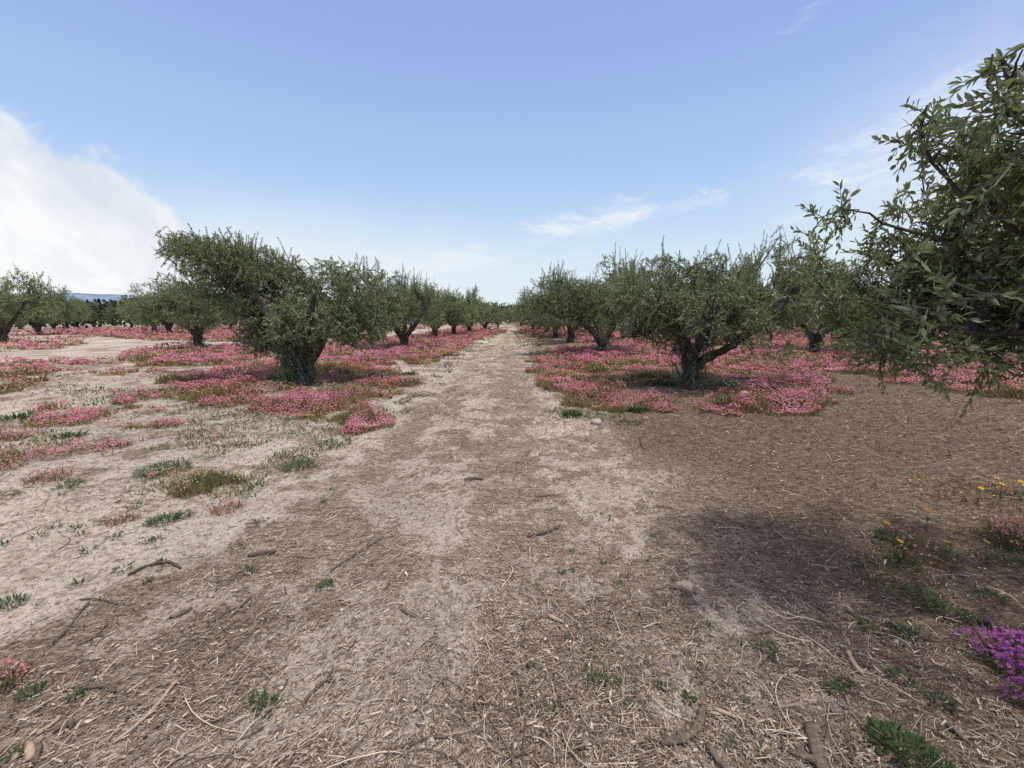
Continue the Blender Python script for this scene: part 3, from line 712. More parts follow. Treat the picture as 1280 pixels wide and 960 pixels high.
# twigs: long curved thin sticks of the litter
def litter_twigs():
    g = np.random.default_rng(9); a = Acc(); n = 0
    while n < 1500:
        r = math.exp(g.uniform(math.log(.9), math.log(11))); az = g.uniform(-1.05, 1.05); x = r*math.sin(az); y = r*math.cos(az)
        if g.random() > .12+.9*float(mulch(np.array([x]), np.array([y]))[0]): continue
        n += 1
        L_ = math.exp(g.normal(math.log(.11), .5))*max(1, r/4)**.5; an = g.random()*6.28 if (x > -.4 or g.random() < .4) else .95+g.normal(0, .35)
        t = np.linspace(0, 1, 7); c = g.normal(0, .55)*L_
        dx, dy = math.cos(an), math.sin(an); w = c*(t*(1-t))
        X = x+dx*L_*(t-.5)-dy*w; Y = y+dy*L_*(t-.5)+dx*w
        rd = g.uniform(.0012, .0034)*max(1, r/4)**.7
        Z = gh(X, Y)+rd+.006+np.abs(g.normal(0, .004))*np.sin(t*3.1)*3
        a.tube(np.stack([X, Y, Z], 1), rd*np.linspace(1, .6, 7), 5, True, tone=float(np.clip(g.random()**1.3*.9+.08, 0, 1)))
    obj('litter_twigs', a.mesh('litter_twigs', True), M_CHIP, label='thin dry twigs strewn through the wood mulch', cat='twigs', kind='stuff')
litter_twigs()
# clods and pebbles of the bare soil
CLOD = ([(-.5, -.3, -.2), (-.1, -.55, -.2), (.5, -.2, -.2), (.35, .5, -.2), (-.4, .4, -.2), (.0, .0, .45), (.25, -.1, .35)],
        [(0, 1, 6, 5), (1, 2, 6), (2, 3, 6), (3, 5, 6), (3, 4, 5), (4, 0, 5)])
def soil_mat():
    return ramp_material('soil_clod', [(0, (.22, .175, .13)), (.5, (.38, .32, .25)), (1, (.55, .48, .39))], .95)
chips('soil_crumbs', 'pale dry soil crumbs and pebbles on bare ground', 'soil crumbs', 90000, .75, 15, -1.12, 1.12, 8,
      lambda r, g, n: ((lambda s: (s, s*.9))(np.clip(np.exp(g.normal(math.log(.0045), .5, n)), .002, .02)*np.maximum(1, r/3)**.7)),
      CLOD, lambda x, y, r, g: (1-mulch(x, y))**1.0*(1-.7*flower(x, y)), lambda x, y, r, g, n: g.random(n), soil_mat())

# ------------------------------------------------------------------ flower carpet
PETAL5 = ([(0, 0, .05)]+[(math.cos(2*math.pi*k/10)*(.5 if k % 2 == 0 else .24), math.sin(2*math.pi*k/10)*(.5 if k % 2 == 0 else .24), .06 if k % 2 == 0 else 0) for k in range(10)],
          [(0, 1+k, 1+(k+1) % 10) for k in range(10)])
QUAD = ([(-.5, -.35, 0), (.1, -.55, .12), (.55, .25, 0), (-.15, .5, .12)], [(0, 1, 2, 3)])
BLADE = ([(0, -.5, 0), (0, .5, 0), (.55, .35, .25), (1, 0, .6), (.55, -.35, .25)], [(0, 1, 2, 3, 4)])
def carpet():
    g = np.random.default_rng(15)
    n = 1250000
    r = np.exp(g.uniform(math.log(3.2), math.log(75), n)); az = g.uniform(-1.1, 1.1, n)
    x = r*np.sin(az); y = r*np.cos(az)
    f = flower(x, y); k = g.random(n) < f*1.1; x, y, r, f = x[k], y[k], r[k], f[k]; n = len(x)
    hm = lambda x, y: (.07+.20*sstep(.35, .75, fbm(x*1.9, y*1.9, 101, 2)))*(.18+.82*flower(x, y))
    hh = hm(x, y)+.0012*r
    e = .08; gx = (hm(x+e, y)-hm(x-e, y))/(2*e); gy = (hm(x, y+e)-hm(x, y-e))/(2*e)
    Nn = norm(np.stack([-gx, -gy, np.full(n, .9)], 1)+g.normal(0, .35, (n, 3)))
    U = norm(np.cross(Nn, g.normal(size=(n, 3)))); W = np.cross(Nn, U)
    z = gh(x, y)+hh*(1-.30*g.random(n)**2)
    s = np.maximum(.013, .0025*r)*(.7+.6*g.random(n))
    hue = fbm(x*.7, y*.7, 111, 3)                       # large blotches: fresh pink / faded salmon
    hue2 = fbm(x*2.5, y*2.5, 121, 2)
    tone = np.clip(.52+(hue-.5)*1.9+(hue2-.5)*1.0+g.normal(0, .12, n), 0, 1)
    isf = g.random(n) < np.clip(.46+(hue2-.45)*2.6, .10, .80)
    a = Acc(); a.inst(QUAD, np.stack([x, y, z], 1)[isf], U[isf], W[isf], Nn[isf], s[isf], s[isf], tone=tone[isf])
    obj('pink_flower_carpet', a.mesh('pink_flower_carpet'), M_PINK, label='dense carpet of tiny pink flowers spreading under the olive rows', cat='flowers', kind='stuff')
    # stems and leaves between the blossoms
    m = ~isf; b = Acc(); nn = m.sum()
    U2 = norm(g.normal(size=(nn, 3))*.45+np.array([0, 0, 1.0])); W2 = norm(np.cross(U2, g.normal(size=(nn, 3)))); N2 = np.cross(U2, W2)
    hgt = (hh[m]*(.55+.5*g.random(nn)))
    t = np.clip(.25+.5*g.random(nn)+(hue[m]-.5)*.6, 0, 1)
    z0 = gh(x[m], y[m])
    b.inst(BLADE, np.stack([x[m], y[m], z0], 1), U2, W2, N2, hgt, np.maximum(.006, .0018*r[m]), tone=t)
    obj('flower_stems', b.mesh('flower_stems'), M_STEM, label='olive and russet stems and leaves beneath the pink flowers', cat='stems', kind='stuff')
carpet()

def grass():
    """short green and straw growth fringing the flower beds"""
    g = np.random.default_rng(19); n = 420000
    r = np.exp(g.uniform(math.log(2.5), math.log(60), n)); az = g.uniform(-1.1, 1.1, n)
    x = r*np.sin(az); y = r*np.cos(az)
    fr = np.zeros(n)
    for poly, dn in ((G((440,545),(512,488),(560,450),(625,414),(600,430),(560,465),(500,520)), .9), (G((640,420),(660,420),(700,450),(730,440),(720,455),(668,462)), .55),
                     (G((690,510),(760,510),(800,520),(770,528),(705,525)), .6), (G((170,580),(300,585),(290,615),(165,618)), .5),
                     (G((0,520),(120,540),(80,560),(0,575)), .6), (G((220,510),(420,520),(440,560),(340,590),(220,580)), .55),
                     (G((60,480),(260,490),(300,520),(60,520)), .5), (G((640,414),(690,418),(690,428),(645,425)), .8),
                     (G((1080,670),(1180,680),(1240,760),(1279,800),(1180,800),(1100,720)), .28), (G((640,440),(560,440),(560,424),(640,416)), .12)):
        X = x+(fbm(x*1.7, y*1.7, 131)-.5)*1.0; Y = y+(fbm(x*1.7, y*1.7, 141)-.5)*1.2
        fr = np.maximum(fr, inpoly(X, Y, poly)*dn)
    fr = fr*sstep(.42, .62, fbm(x*2.2, y*2.2, 151, 3))
    k = g.random(n) < fr; x, y, r = x[k], y[k], r[k]; n = len(x)
    U = norm(g.normal(size=(n, 3))*.6+np.array([0, 0, .8])); W = norm(np.cross(U, g.normal(size=(n, 3)))); Nn = np.cross(U, W)
    tone = np.clip(fbm(x*1.5, y*1.5, 161)*1.3-.15+.22*(x < -2.2)*(y < 9)+g.normal(0, .18, n), 0, 1)
    a = Acc(); a.inst(BLADE, np.stack([x, y, gh(x, y)-.004], 1), U, W, Nn, (.035+.05*g.random(n))*np.maximum(1, r/10)**.5, np.maximum(.004, .0016*r), tone=tone)
    obj('ground_grass', a.mesh('ground_grass'), M_GRASS, label='short green and straw coloured growth fringing the flower beds', cat='grass', kind='stuff')
grass()

# ------------------------------------------------------------------ individual plants
def clump(px, py, rad, h, label, petal=None, name='pink_flower_clump', cat='flower clump', nf=160, fs=.016, ns=150, group='pink flower clumps scattered on pale soil', tone=.8, seed=0, star=False, cover=1.0):
    g = np.random.default_rng(1000+seed+int(px*7+py)); p = at(px, py); x0, y0 = p[0], p[1]; z0 = float(gh(x0, y0))
    root = obj(name, None, None, None, label, cat, group); root.location = (x0, y0, z0)
    a = g.random(nf)*6.28; q = np.sqrt(g.random(nf)); lob = 1+.25*np.sin(3*a+g.random()*6)+.15*np.sin(5*a+g.random()*6)
    x = np.cos(a)*q*rad*lob; y = np.sin(a)*q*rad*lob*.85
    zz = h*np.sqrt(np.clip(1-(q*.95)**2, .02, 1))*(.75+.3*g.random(nf)); zz *= np.where(g.random(nf) < cover, 1, .5)
    Nn = norm(np.stack([x/rad*.9, y/rad*.9, np.full(nf, .8)], 1)+g.normal(0, .3, (nf, 3))); U = norm(np.cross(Nn, g.normal(size=(nf, 3)))); W = np.cross(Nn, U)
    f = Acc(); s = fs*(.75+.5*g.random(nf)); f.inst(PETAL5 if star else QUAD, np.stack([x, y, zz], 1), U, W, Nn, s, s, tone=np.clip(tone+g.normal(0, .15, nf), 0, 1))
    obj('blossoms', f.mesh('blossoms'), petal or M_PINK, root)
    a = g.random(ns)*6.28; q = np.sqrt(g.random(ns))*rad*1.05; x = np.cos(a)*q; y = np.sin(a)*q*.85
    U = norm(np.stack([x/rad*.5, y/rad*.5, np.full(ns, .9)], 1)+g.normal(0, .35, (ns, 3))); W = norm(np.cross(U, g.normal(size=(ns, 3)))); Nn = np.cross(U, W)
    st = Acc(); st.inst(BLADE, np.stack([x*.8, y*.8, np.full(ns, -.005)], 1), U, W, Nn, h*(.5+.5*g.random(ns)), .007, tone=g.random(ns)*.8)
    obj('stems', st.mesh('stems'), M_STEM, root)
CL = [(155,505,.20,.16,'round pink flower clump left of the main bed, beside the far soil strip'),
      (285,637,.13,.09,'small bright pink flower clump alone on bare soil near the track edge'),
      (2,860,.09,.12,'pink flower clump cut by the left edge low in the picture'),
      (140,560,.22,.12,'low pink flower clump at mid left on pale soil'),
      (350,515,.20,.14,'pink flower mound in front of the near left tree'),
      (440,540,.20,.13,'pink flower mound beside the track, nearest of the left bed'),
      (5,548,.25,.17,'bright pink flower clump touching the left edge at mid height'),
      (62,600,.20,.10,'sparse pink flower clump above the left edge weeds'),
      (210,533,.22,.12,'sparse pink flower clump among dry stalks left of the main bed'),
      (100,520,.30,.14,'wide pink flower clump on the soil strip at left'),
      (155,650,.12,.07,'tiny faded pink flower clump beside the long green weed'),
      (250,492,.42,.24,'tall bright pink flower mound at the left front of the main bed'),
      (265,508,.24,.16,'bright pink flower mound just in front of the tall one'),
      (828,515,.28,.16,'bright pink flower mound in front of the near right tree'),
      (915,522,.16,.10,'small pink flower clump at the front tip of the right bed'),
      (100,455,.30,.20,'small deep pink flower mound standing apart in the left field')]
for i, c in enumerate(CL):
    area = c[2]**2
    clump(c[0], c[1], c[2], c[3], c[4], nf=int(60+area*4500), ns=int(80+area*2600), fs=max(.010, .0028*at(c[0], c[1])[1]), seed=i, cover=.9, tone=.72 if i % 3 else .85)
clump(1268, 680, .17, .20, 'salmon pink flower clump at the right edge above the purple flowers', tone=.5, nf=260, ns=220, group=None)
clump(1155, 690, .22, .12, 'thin scatter of small salmon pink flowers among yellow daisies', tone=.45, nf=40, ns=160, group=None)
clump(1284, 832, .19, .16, 'vivid purple flower clump at the lower right edge', M_PURPLE, 'purple_flower_clump', nf=480, ns=260, fs=.024, group=None, star=True, tone=.6)
clump(1300, 880, .10, .12, 'lower purple flower bunch at the right edge under the big clump', M_PURPLE, 'purple_flower_clump', nf=150, ns=90, fs=.024, group=None, star=True, tone=.6)
clump(1236, 778, .016, .07, 'single small purple flower sprig above the purple clump', M_PURPLE, 'purple_flower_clump', nf=12, ns=130, fs=.022, group=None, star=True, tone=.7)

# yellow daisies: stalk, petals, centre
DAISY = ([(0, 0, .03)]+[(math.cos(2*math.pi*k/24)*(.5 if k % 2 == 0 else .27), math.sin(2*math.pi*k/24)*(.5 if k % 2 == 0 else .27), .05) for k in range(24)],
         [(0, 1+k, 1+(k+1) % 24) for k in range(24)])
def daisy(px, py, label, s=.046, h=.14):
    g = np.random.default_rng(int(px*3+py)); p = at(px, py+h*60); x0, y0 = p[0], p[1]
    r = obj('yellow_daisy', None, None, None, label, 'yellow daisy', 'yellow daisies at the lower right'); r.location = (x0, y0, float(gh(x0, y0)))
    t = Acc(); c = g.normal(0, .02, 2); pts = bez(np.zeros(3), np.array([c[0]*9, c[1]*9, 1]), np.array([c[0], c[1], h]), 6); t.tube(pts, .0016, 5, True, tone=.2)
    k = 9; a = g.random(k)*6.28; U = norm(np.stack([np.cos(a), np.sin(a), .5+g.random(k)], 1)); W = norm(np.cross(U, [0, 0, 1.0])); 
    t.inst(BLADE, np.tile([[0, 0, .0]], (k, 1))+np.array([0, 0, 1.0])*(g.random(k)*h*.5)[:, None], U, W, np.cross(U, W), .05, .008, tone=.2)
    obj('stalk', t.mesh('stalk'), M_GRASS, r)
    f = Acc(); Nn = norm(np.array([[g.normal(0, .3), -.25+g.normal(0, .2), 1.0]])); U = norm(np.cross(Nn, [[1.0, .3, 0]])); W = np.cross(Nn, U)
    f.inst(DAISY, np.array([[c[0], c[1], h]]), U, W, Nn, s, s, tone=.7); obj('petals', f.mesh('petals'), M_YELLOW, r)
    d = Acc(); d.tube(np.array([[c[0], c[1], h+.001], [c[0], c[1], h+.005]])+Nn*.002, [s*.14, s*.09], 8, True, tone=.0); obj('flower_centre', d.mesh('flower_centre'), M_YELLOW, r)
for px, py, lb in ((1102, 663, 'largest yellow daisy, leftmost of the lower right group'), (1125, 691, 'yellow daisy just below the largest one'), (1158, 650, 'yellow daisy standing apart above the others'),
                   (1178, 691, 'yellow daisy in the middle of the pink scatter'), (1233, 693, 'yellow daisy left of the salmon pink clump at the right edge'),
                   (1242, 607, 'leftmost high yellow daisy of the upper right edge patch'), (1222, 621, 'low yellow daisy of the upper right edge patch'), (1268, 611, 'yellow daisy beside the right edge, upper patch'),
                   (1276, 617, 'yellow daisy cut by the right edge, upper patch'), (1250, 615, 'central yellow daisy of the upper right edge patch')):
    daisy(px, py, lb)
clump(358, 476, .28, .34, 'yellow flower clump at the foot of the near left tree', M_YELLOW, 'yellow_flower_clump', nf=60, ns=160, fs=.030, group=None)
clump(6, 434, .6, .25, 'patch of yellow flowers near the left edge below the trees', M_YELLOW, 'yellow_flower_clump', nf=70, ns=120, fs=.06, group=None)
clump(1245, 622, .60, .10, 'low faded yellow flower patch at the right edge', M_YELLOW, 'yellow_flower_clump', nf=40, ns=300, fs=.019, group=None)
M_WHITE = ramp_material('white_petal', [(0, (.35, .36, .25)), (1, (.62, .6, .5))], .8, .1)
clump(905, 486, .35, .20, 'pale whitish flower clump at the foot of the near right tree', M_WHITE, 'white_flower_clump', nf=70, ns=200, fs=.03, group=None)

# weeds
def weed(px, py, rad, n, label, group=None, h=.05, wide=.010, name='weed', cat='weed'):
    g = np.random.default_rng(int(px*13+py*5)); p = at(px, py); x0, y0 = p[0], p[1]
    a = g.random(n)*6.28; q = np.sqrt(g.random(n))*rad*.75
    x = np.cos(a)*q; y = np.sin(a)*q
    U = norm(np.stack([np.cos(a)*.8, np.sin(a)*.8, .35+g.random(n)*.8], 1)+g.normal(0, .25, (n, 3))); W = norm(np.cross(U, np.array([0, 0, 1.0])+g.normal(0, .2, (n, 3)))); Nn = np.cross(U, W)
    t = Acc(); t.inst(LEAF_LO, np.stack([x, y, h*.3*g.random(n)], 1), U, W, Nn, h*(.5+.8*g.random(n)), wide, tone=g.random(n)*.9)
    o = obj(name, t.mesh(name), M_WEED, label=label, cat=cat, group=group); o.location = (x0, y0, float(gh(x0, y0))+.004)
    return o
BIG = [(375, 580, .20, 260, 'bushy green weed tuft beside the track edge at mid left'), (205, 652, .12, 190, 'long green weed patch on pale soil left of the small pink clump'),
       (230, 645, .08, 110, 'green weed tip at the right end of the long weed patch'),
       (15, 757, .08, 170, 'dense green tuft at the left edge on bare soil'), (332, 882, .055, 90, 'feathery grey green weed in the left mulch'), (322, 868, .035, 50, 'upper leaf cluster of the feathery weed patch'),
       (405, 732, .05, 90, 'small green weed on the left wheel track'), (750, 852, .035, 70, 'green weed tuft left of centre in the right mulch'), (770, 856, .025, 40, 'smaller green weed right of the tuft'),
       (785, 883, .022, 45, 'green weed tuft below the bare patch'), (862, 873, .025, 40, 'green weed tuft above the bent grey branch'), (824, 856, .022, 40, 'small round green weed above the bent branch'),
       (960, 812, .06, 80, 'spreading green weed in the right mulch'), (1045, 862, .045, 75, 'green weed beside the pale wood chunk, lower right'), (1058, 850, .03, 50, 'pale green weed tip beside the lower right weed'),
       (1125, 935, .11, 260, 'large ferny green weed at the bottom right'), (1150, 950, .10, 230, 'ferny green weed spreading to the bottom edge at right'), (1100, 918, .05, 90, 'small ferny weed above the large one at bottom right'),
       (1120, 672, .14, 190, 'green weed bush under the largest yellow daisy'), (1150, 740, .11, 150, 'green weed patch below the daisies, middle'), (1188, 765, .13, 200, 'green weed patch beside the bare soil at right'),
       (1090, 783, .06, 100, 'dark green weed below left of the daisies'), (1135, 790, .08, 110, 'green weed in shade below the daisies'), (1125, 845, .05, 80, 'low green weed in the shaded right mulch'),
       (1175, 875, .05, 80, 'dark green weed in the shade near bottom right'), (1130, 700, .10, 120, 'green weed among the salmon pink flowers'), (1240, 745, .08, 100, 'green weed above the purple clump'),
       (1262, 700, .10, 120, 'green leaves under the salmon clump at the right edge'),
       (90, 607, .12, 130, 'green weed under the sparse pink flowers at left'), (205, 590, .30, 520, 'wide green weed mat dotted with pink flowers at left'), (262, 600, .20, 260, 'green and brown weed mat right of the wide one'),
       (40, 873, .05, 90, 'green leaves under the pink clump at the lower left'), (98, 880, .03, 50, 'small green weed in left mulch near the grey bent twig'),
       (20, 523, .25, 170, 'green weed patch at the left edge beyond the soil strip'), (90, 545, .2, 140, 'green weed patch among scattered pink flowers'), (320, 605, .12, 90, 'flat green weed beside the track edge'),
       (715, 520, .16, 200, 'green weed at the left front corner of the right flower bed'), (798, 515, .22, 260, 'green weed patch in front of the right flower bed'), (510, 470, .35, 300, 'green weed patch at the track side of the left bed'),
       (905, 494, .35, 420, 'leafy dark green plant at the foot of the near right tree'), (832, 484, .30, 320, 'leafy dark green plant left of the right tree trunk'),
       (290, 487, .2, 120, 'green weed patch before the left flower mounds'), (15, 950, .03, 30, 'green weed in the bottom left corner')]
for b in BIG:
    d = at(b[0], b[1])[1]
    weed(b[0], b[1], b[2], b[3], b[4], 'green weeds growing in the orchard floor', h=.018+min(b[2], .2)*.20 if d < 5.5 else .09, wide=.0065 if d < 2.5 else (.009 if d < 5 else .02))
g = np.random.default_rng(44); c = 0
while c < 60:
    px = g.uniform(640, 1000); py = g.uniform(530, 940)
    if abs(px-(640+(py-530)*.35)) > 130+g.random()*90: continue
    weed(px, py, .013+g.random()*.012, 16, 'tiny green weed seedling sprouting from the mulch right of the track centre', 'tiny weed seedlings right of the track centre', h=.022, wide=.007, name='weed_seedling', cat='weed seedling'); c += 1
c = 0
while c < 26:
    px = g.uniform(0, 420); py = g.uniform(590, 740)
    if at(px, py)[0] > -1.5: continue
    weed(px, py, .03+g.random()*.03, 26, 'low dark weed sprig on the pale bare soil at left', 'low weed sprigs on the pale soil at left', h=.03, wide=.008, name='weed_sprig', cat='weed sprig'); c += 1

# ------------------------------------------------------------------ fallen wood
def stick(pxs, rad, label, mat, name='fallen_stick', cat='stick', sides=9, group='fallen sticks and branches in the mulch', lift=.0, forks=(), ends=None):
    g = np.random.default_rng(int(sum(a+b for a, b in pxs)))
    def path(pp, r, lift):
        P = np.array([at(*q) for q in pp]); P[:, 2] = gh(P[:, 0], P[:, 1])+r*.8+.006+lift
        s = np.concatenate([[0], np.cumsum(np.linalg.norm(np.diff(P, axis=0), axis=1))]); n = max(8, int(s[-1]/.012)); n = min(n, 60)
        t = np.linspace(0, s[-1], n); Q = np.stack([np.interp(t, s, P[:, k]) for k in range(3)], 1)
        for _ in range(n//4): Q[1:-1] = (Q[:-2]+Q[1:-1]*2+Q[2:])/4
        Q[1:-1] += g.normal(0, r*.08, (n-2, 3)); return Q
    c0 = at(*pxs[0]); org = np.array([c0[0], c0[1], float(gh(c0[0], c0[1]))])
    a = Acc(); Q = path(pxs, rad, lift); n = len(Q)
    rr = rad*np.interp(np.linspace(0, 1, n), [0, .08, .5, .93, 1], [.82, 1, .95, .85, .55])*(1+g.normal(0, .06, n))
    knob(a, Q-org, rr, sides, g)
    for f in forks:
        fr = rad*.75; Qf = path(f, fr, lift); knob(a, Qf-org, fr*np.linspace(1, .4, len(Qf)), 7, g)
    o = obj(name, a.mesh(name, True), mat, label=label, cat=cat, group=group); o.location = org
    if ends:
        e = Acc(); D = norm(Q[0]-Q[1]); e.tube(np.array([Q[0]-org-D*.002, Q[0]-org+D*.003]), [rad*.84, rad*.78], 10, True, tone=.5)
        obj('broken_end', e.mesh('broken_end'), M_PALEWOOD, o)
def knob(acc, P, r, sides, g):
    n = len(P); T = norm(np.gradient(P, axis=0)); A = norm(np.cross(T, np.array([0, .05, 1.0]))); B = np.cross(T, A)
    a = np.linspace(0, 2*math.pi, sides, endpoint=False); ph = g.random()*6
    m = 1+.12*np.sin(2*a[None, :]+ph+np.arange(n)[:, None]*.15)+g.normal(0, .05, (n, sides))
    V = P[:, None]+(r[:, None]*m)[:, :, None]*(A[:, None]*np.cos(a)[None, :, None]+B[:, None]*np.sin(a)[None, :, None])
    i = np.arange(n-1)[:, None]*sides; j = np.arange(sides)[None, :]; k = (j+1) % sides
    q = np.stack([i+j, i+k, i+k+sides, i+j+sides], -1).reshape(-1)
    q = np.concatenate([q, np.arange(sides)[::-1], (n-1)*sides+np.arange(sides)])
    acc.add(V.reshape(-1, 3), q, np.array([4]*((n-1)*sides)+[sides, sides]), tone=.5)
W_, D_, L_ = M_GREYWOOD, M_DARKWOOD, M_PALEWOOD
stick([(880, 882), (876, 900), (864, 918), (846, 925), (826, 930)], .014, 'thick bent grey branch piece lying at the bottom right of the track', W_, 'fallen_branch', 'branch', 12, ends=True)
stick([(884, 930), (896, 945), (912, 962), (930, 975)], .013, 'pale ended branch piece at the bottom edge right of the bent branch', W_, 'fallen_branch', 'branch', 12, ends=True)
stick([(1010, 908), (1018, 930), (1024, 950), (1035, 975)], .019, 'thick forked gnarled branch stump at the bottom right', W_, 'fallen_branch', 'branch', 12, forks=([(1022, 948), (1005, 945), (990, 938), (976, 932)], [(1013, 915), (1024, 908), (1032, 902)]), ends=True)
stick([(222, 850), (205, 872), (190, 893), (172, 910), (142, 932)], .007, 'long peeled orange brown stick in the left mulch', L_)
stick([(215, 885), (204, 900), (196, 908), (180, 925)], .008, 'split grey stick lying under the long peeled stick', W_)
stick([(119, 845), (113, 858), (109, 870)], .010, 'short grey stick forming the left arm of a bent pair', W_)
stick([(109, 871), (120, 867), (136, 867), (146, 873)], .009, 'short curved grey stick forming the right arm of a bent pair', W_)
stick([(185, 852), (172, 863), (160, 873)], .006, 'short peeled stick left of the long peeled one', L_)
stick([(116, 878), (108, 886), (103, 892)], .007, 'stubby peeled chip stick below the bent pair', L_)
stick([(78, 903), (62, 914), (48, 923)], .006, 'thin orange stick at the lower left', L_)
stick([(96, 909), (80, 914), (64, 921)], .010, 'flat whitish wood sliver at the lower left', W_)
stick([(38, 938), (39, 948), (40, 958)], .014, 'short orange wood block at the bottom left', L_, 'wood_chunk', 'wood chunk')
stick([(50, 936), (48, 948), (44, 962)], .010, 'grey stick beside the orange wood block', W_)
stick([(376, 887), (384, 872), (396, 858), (410, 850), (417, 836)], .0075, 'twisted thin branch with a knobbed end left of the track centre', W_, 'fallen_branch', 'branch', forks=([(410, 850), (416, 853), (420, 852)],), ends=True)
stick([(480, 672), (447, 692), (413, 713)], .006, 'long straight dark twig across the left wheel track', D_)
stick([(658, 664), (672, 664), (688, 662), (701, 655)], .010, 'curved dark stick near the middle of the track', D_)
stick([(500, 763), (510, 770), (521, 773)], .009, 'short brown stick on the pale track patch', W_)
stick([(685, 764), (695, 770), (704, 775)], .009, 'short pale stick right of the track middle', L_)
stick([(655, 710), (652, 722), (650, 735)], .006, 'short upright pointing pale stick on the track', W_)
stick([(270, 898), (274, 912), (286, 922), (305, 923), (330, 910)], .0038, 'thin curved vine loop in the left mulch', W_, 'vine', 'vine')
stick([(480, 944), (515, 935), (540, 924), (562, 920), (586, 925)], .0055, 'long low twig at the bottom left of centre', W_)
stick([(100, 752), (120, 752), (150, 760)], .005, 'thin dark twig on the edge of the bare soil', D_)
stick([(160, 722), (185, 712), (212, 706), (227, 714)], .009, 'curved dark root at the mulch edge at left', D_)
stick([(180, 735), (188, 726), (190, 740)], .006, 'short pale forked twig by the curved root', W_)
stick([(1060, 812), (1066, 826), (1078, 840)], .010, 'orange ended wood chunk in the right mulch', L_, 'wood_chunk', 'wood chunk')
stick([(1056, 756), (1072, 764), (1092, 774)], .007, 'grey stick below left of the daisies', W_)
stick([(972, 752), (992, 762), (1010, 772), (1060, 784)], .005, 'long thin stick in the right mulch', W_)
stick([(1185, 906), (1196, 914), (1208, 926)], .009, 'pale knobbed wood piece near the bottom right weeds', W_)
stick([(893, 884), (908, 890), (928, 898)], .007, 'peeled stick right of the bent grey branch', L_)
stick([(934, 892), (942, 896), (950, 901)], .004, 'tiny peeled splinter right of the peeled stick', L_)
stick([(836, 733), (852, 738), (872, 742)], .006, 'thin pale stick on the right wheel track', W_)
stick([(244, 775), (234, 800), (236, 825), (243, 850), (238, 880), (246, 908)], .0042, 'thin dark vine lying toward the camera in left mulch', D_, 'vine', 'vine')
stick([(212, 772), (224, 770), (240, 762)], .009, 'grey stick end by the small green weed at left', W_)
stick([(315, 745), (300, 757), (282, 776)], .006, 'straight grey stick left of the wheel track', W_)
stick([(290, 762), (272, 772), (258, 784)], .006, 'straight brown stick beside the grey straight one', D_)
stick([(113, 758), (98, 772), (86, 790), (60, 815)], .006, 'dark stick running down over the bare soil edge', D_)
stick([(135, 785), (120, 800), (96, 812)], .006, 'pale brown stick by the edge of the bare soil', W_)
stick([(310, 697), (325, 694), (345, 693)], .012, 'short dark stick on pale soil left of the wheel track', D_)
stick([(30, 850), (12, 868), (0, 880)], .005, 'thin grey twig by the lower left pink clump', D_)
stick([(560, 870), (548, 900), (536, 925)], .004, 'thin twig pointing at the camera near the bottom centre', W_)
stick([(640, 925), (642, 945), (640, 965)], .0065, 'brown stick pointing at the camera at the bottom centre', D_)
stick([(702, 618), (670, 617)], .008, 'short pale stick on the track beyond the curved one', W_)
stick([(580, 600), (592, 598), (604, 597)], .012, 'short dark stick on the far part of the track', D_)
stick([(885, 845), (875, 850), (868, 856)], .005, 'small pale chip stick in the right mulch', W_)
stick([(1000, 870), (985, 888), (960, 880)], .004, 'thin angled twig in the right mulch', W_)
g = np.random.default_rng(60)
def stone(px, py, s, label, mat=M_STONE):
    p = at(px, py); a = Acc(); n = 10; th = np.linspace(0, math.pi, 7); ph = np.linspace(0, 2*math.pi, n, endpoint=False)
    V = []; 
    for t in th: V += [[math.sin(t)*math.cos(f), math.sin(t)*math.sin(f)*.8, math.cos(t)*.55] for f in ph]
    V = np.array(V)*(1+g.normal(0, .09, (len(V), 1)))*s
    V[:n] = V[:n].mean(0); V[-n:] = V[-n:].mean(0)
    i = np.arange(6)[:, None]*n; j = np.arange(n)[None, :]; k = (j+1) % n
    a.add(V, np.stack([i+j, i+j+n, i+k+n, i+k], -1).reshape(-1), np.full(6*n, 4), tone=.5)
    o = obj('stone', a.mesh('stone', True), mat, label=label, cat='stone', group='pale stones'); o.location = (p[0], p[1], float(gh(p[0], p[1]))+s*.3)
for px, py, s, lb in ((455, 535, .10, 'flat pale stone at the track side tip of the left flower bed'), (530, 905, .014, 'pale pebble in the left bottom mulch'), (404, 889, .011, 'round pale pebble below the twisted branch'),
                      (472, 864, .013, 'white wood coloured pebble right of the twisted branch'), (745, 531, .09, 'pale stone in front of the right flower bed'), (930, 497, .11, 'pale stone among plants right of the right tree'),
                      (822, 865, .010, 'white pebble above the bent grey branch'), (1040, 828, .010, 'white pebble in the right mulch'), (22, 947, .013, 'pale pebble in the bottom left corner')):
    stone(px, py, s, lb)
# dead brush under the near right tree
stick([(805, 560), (800, 548), (806, 540)], .012, 'small upright dead stub before the right tree', D_)

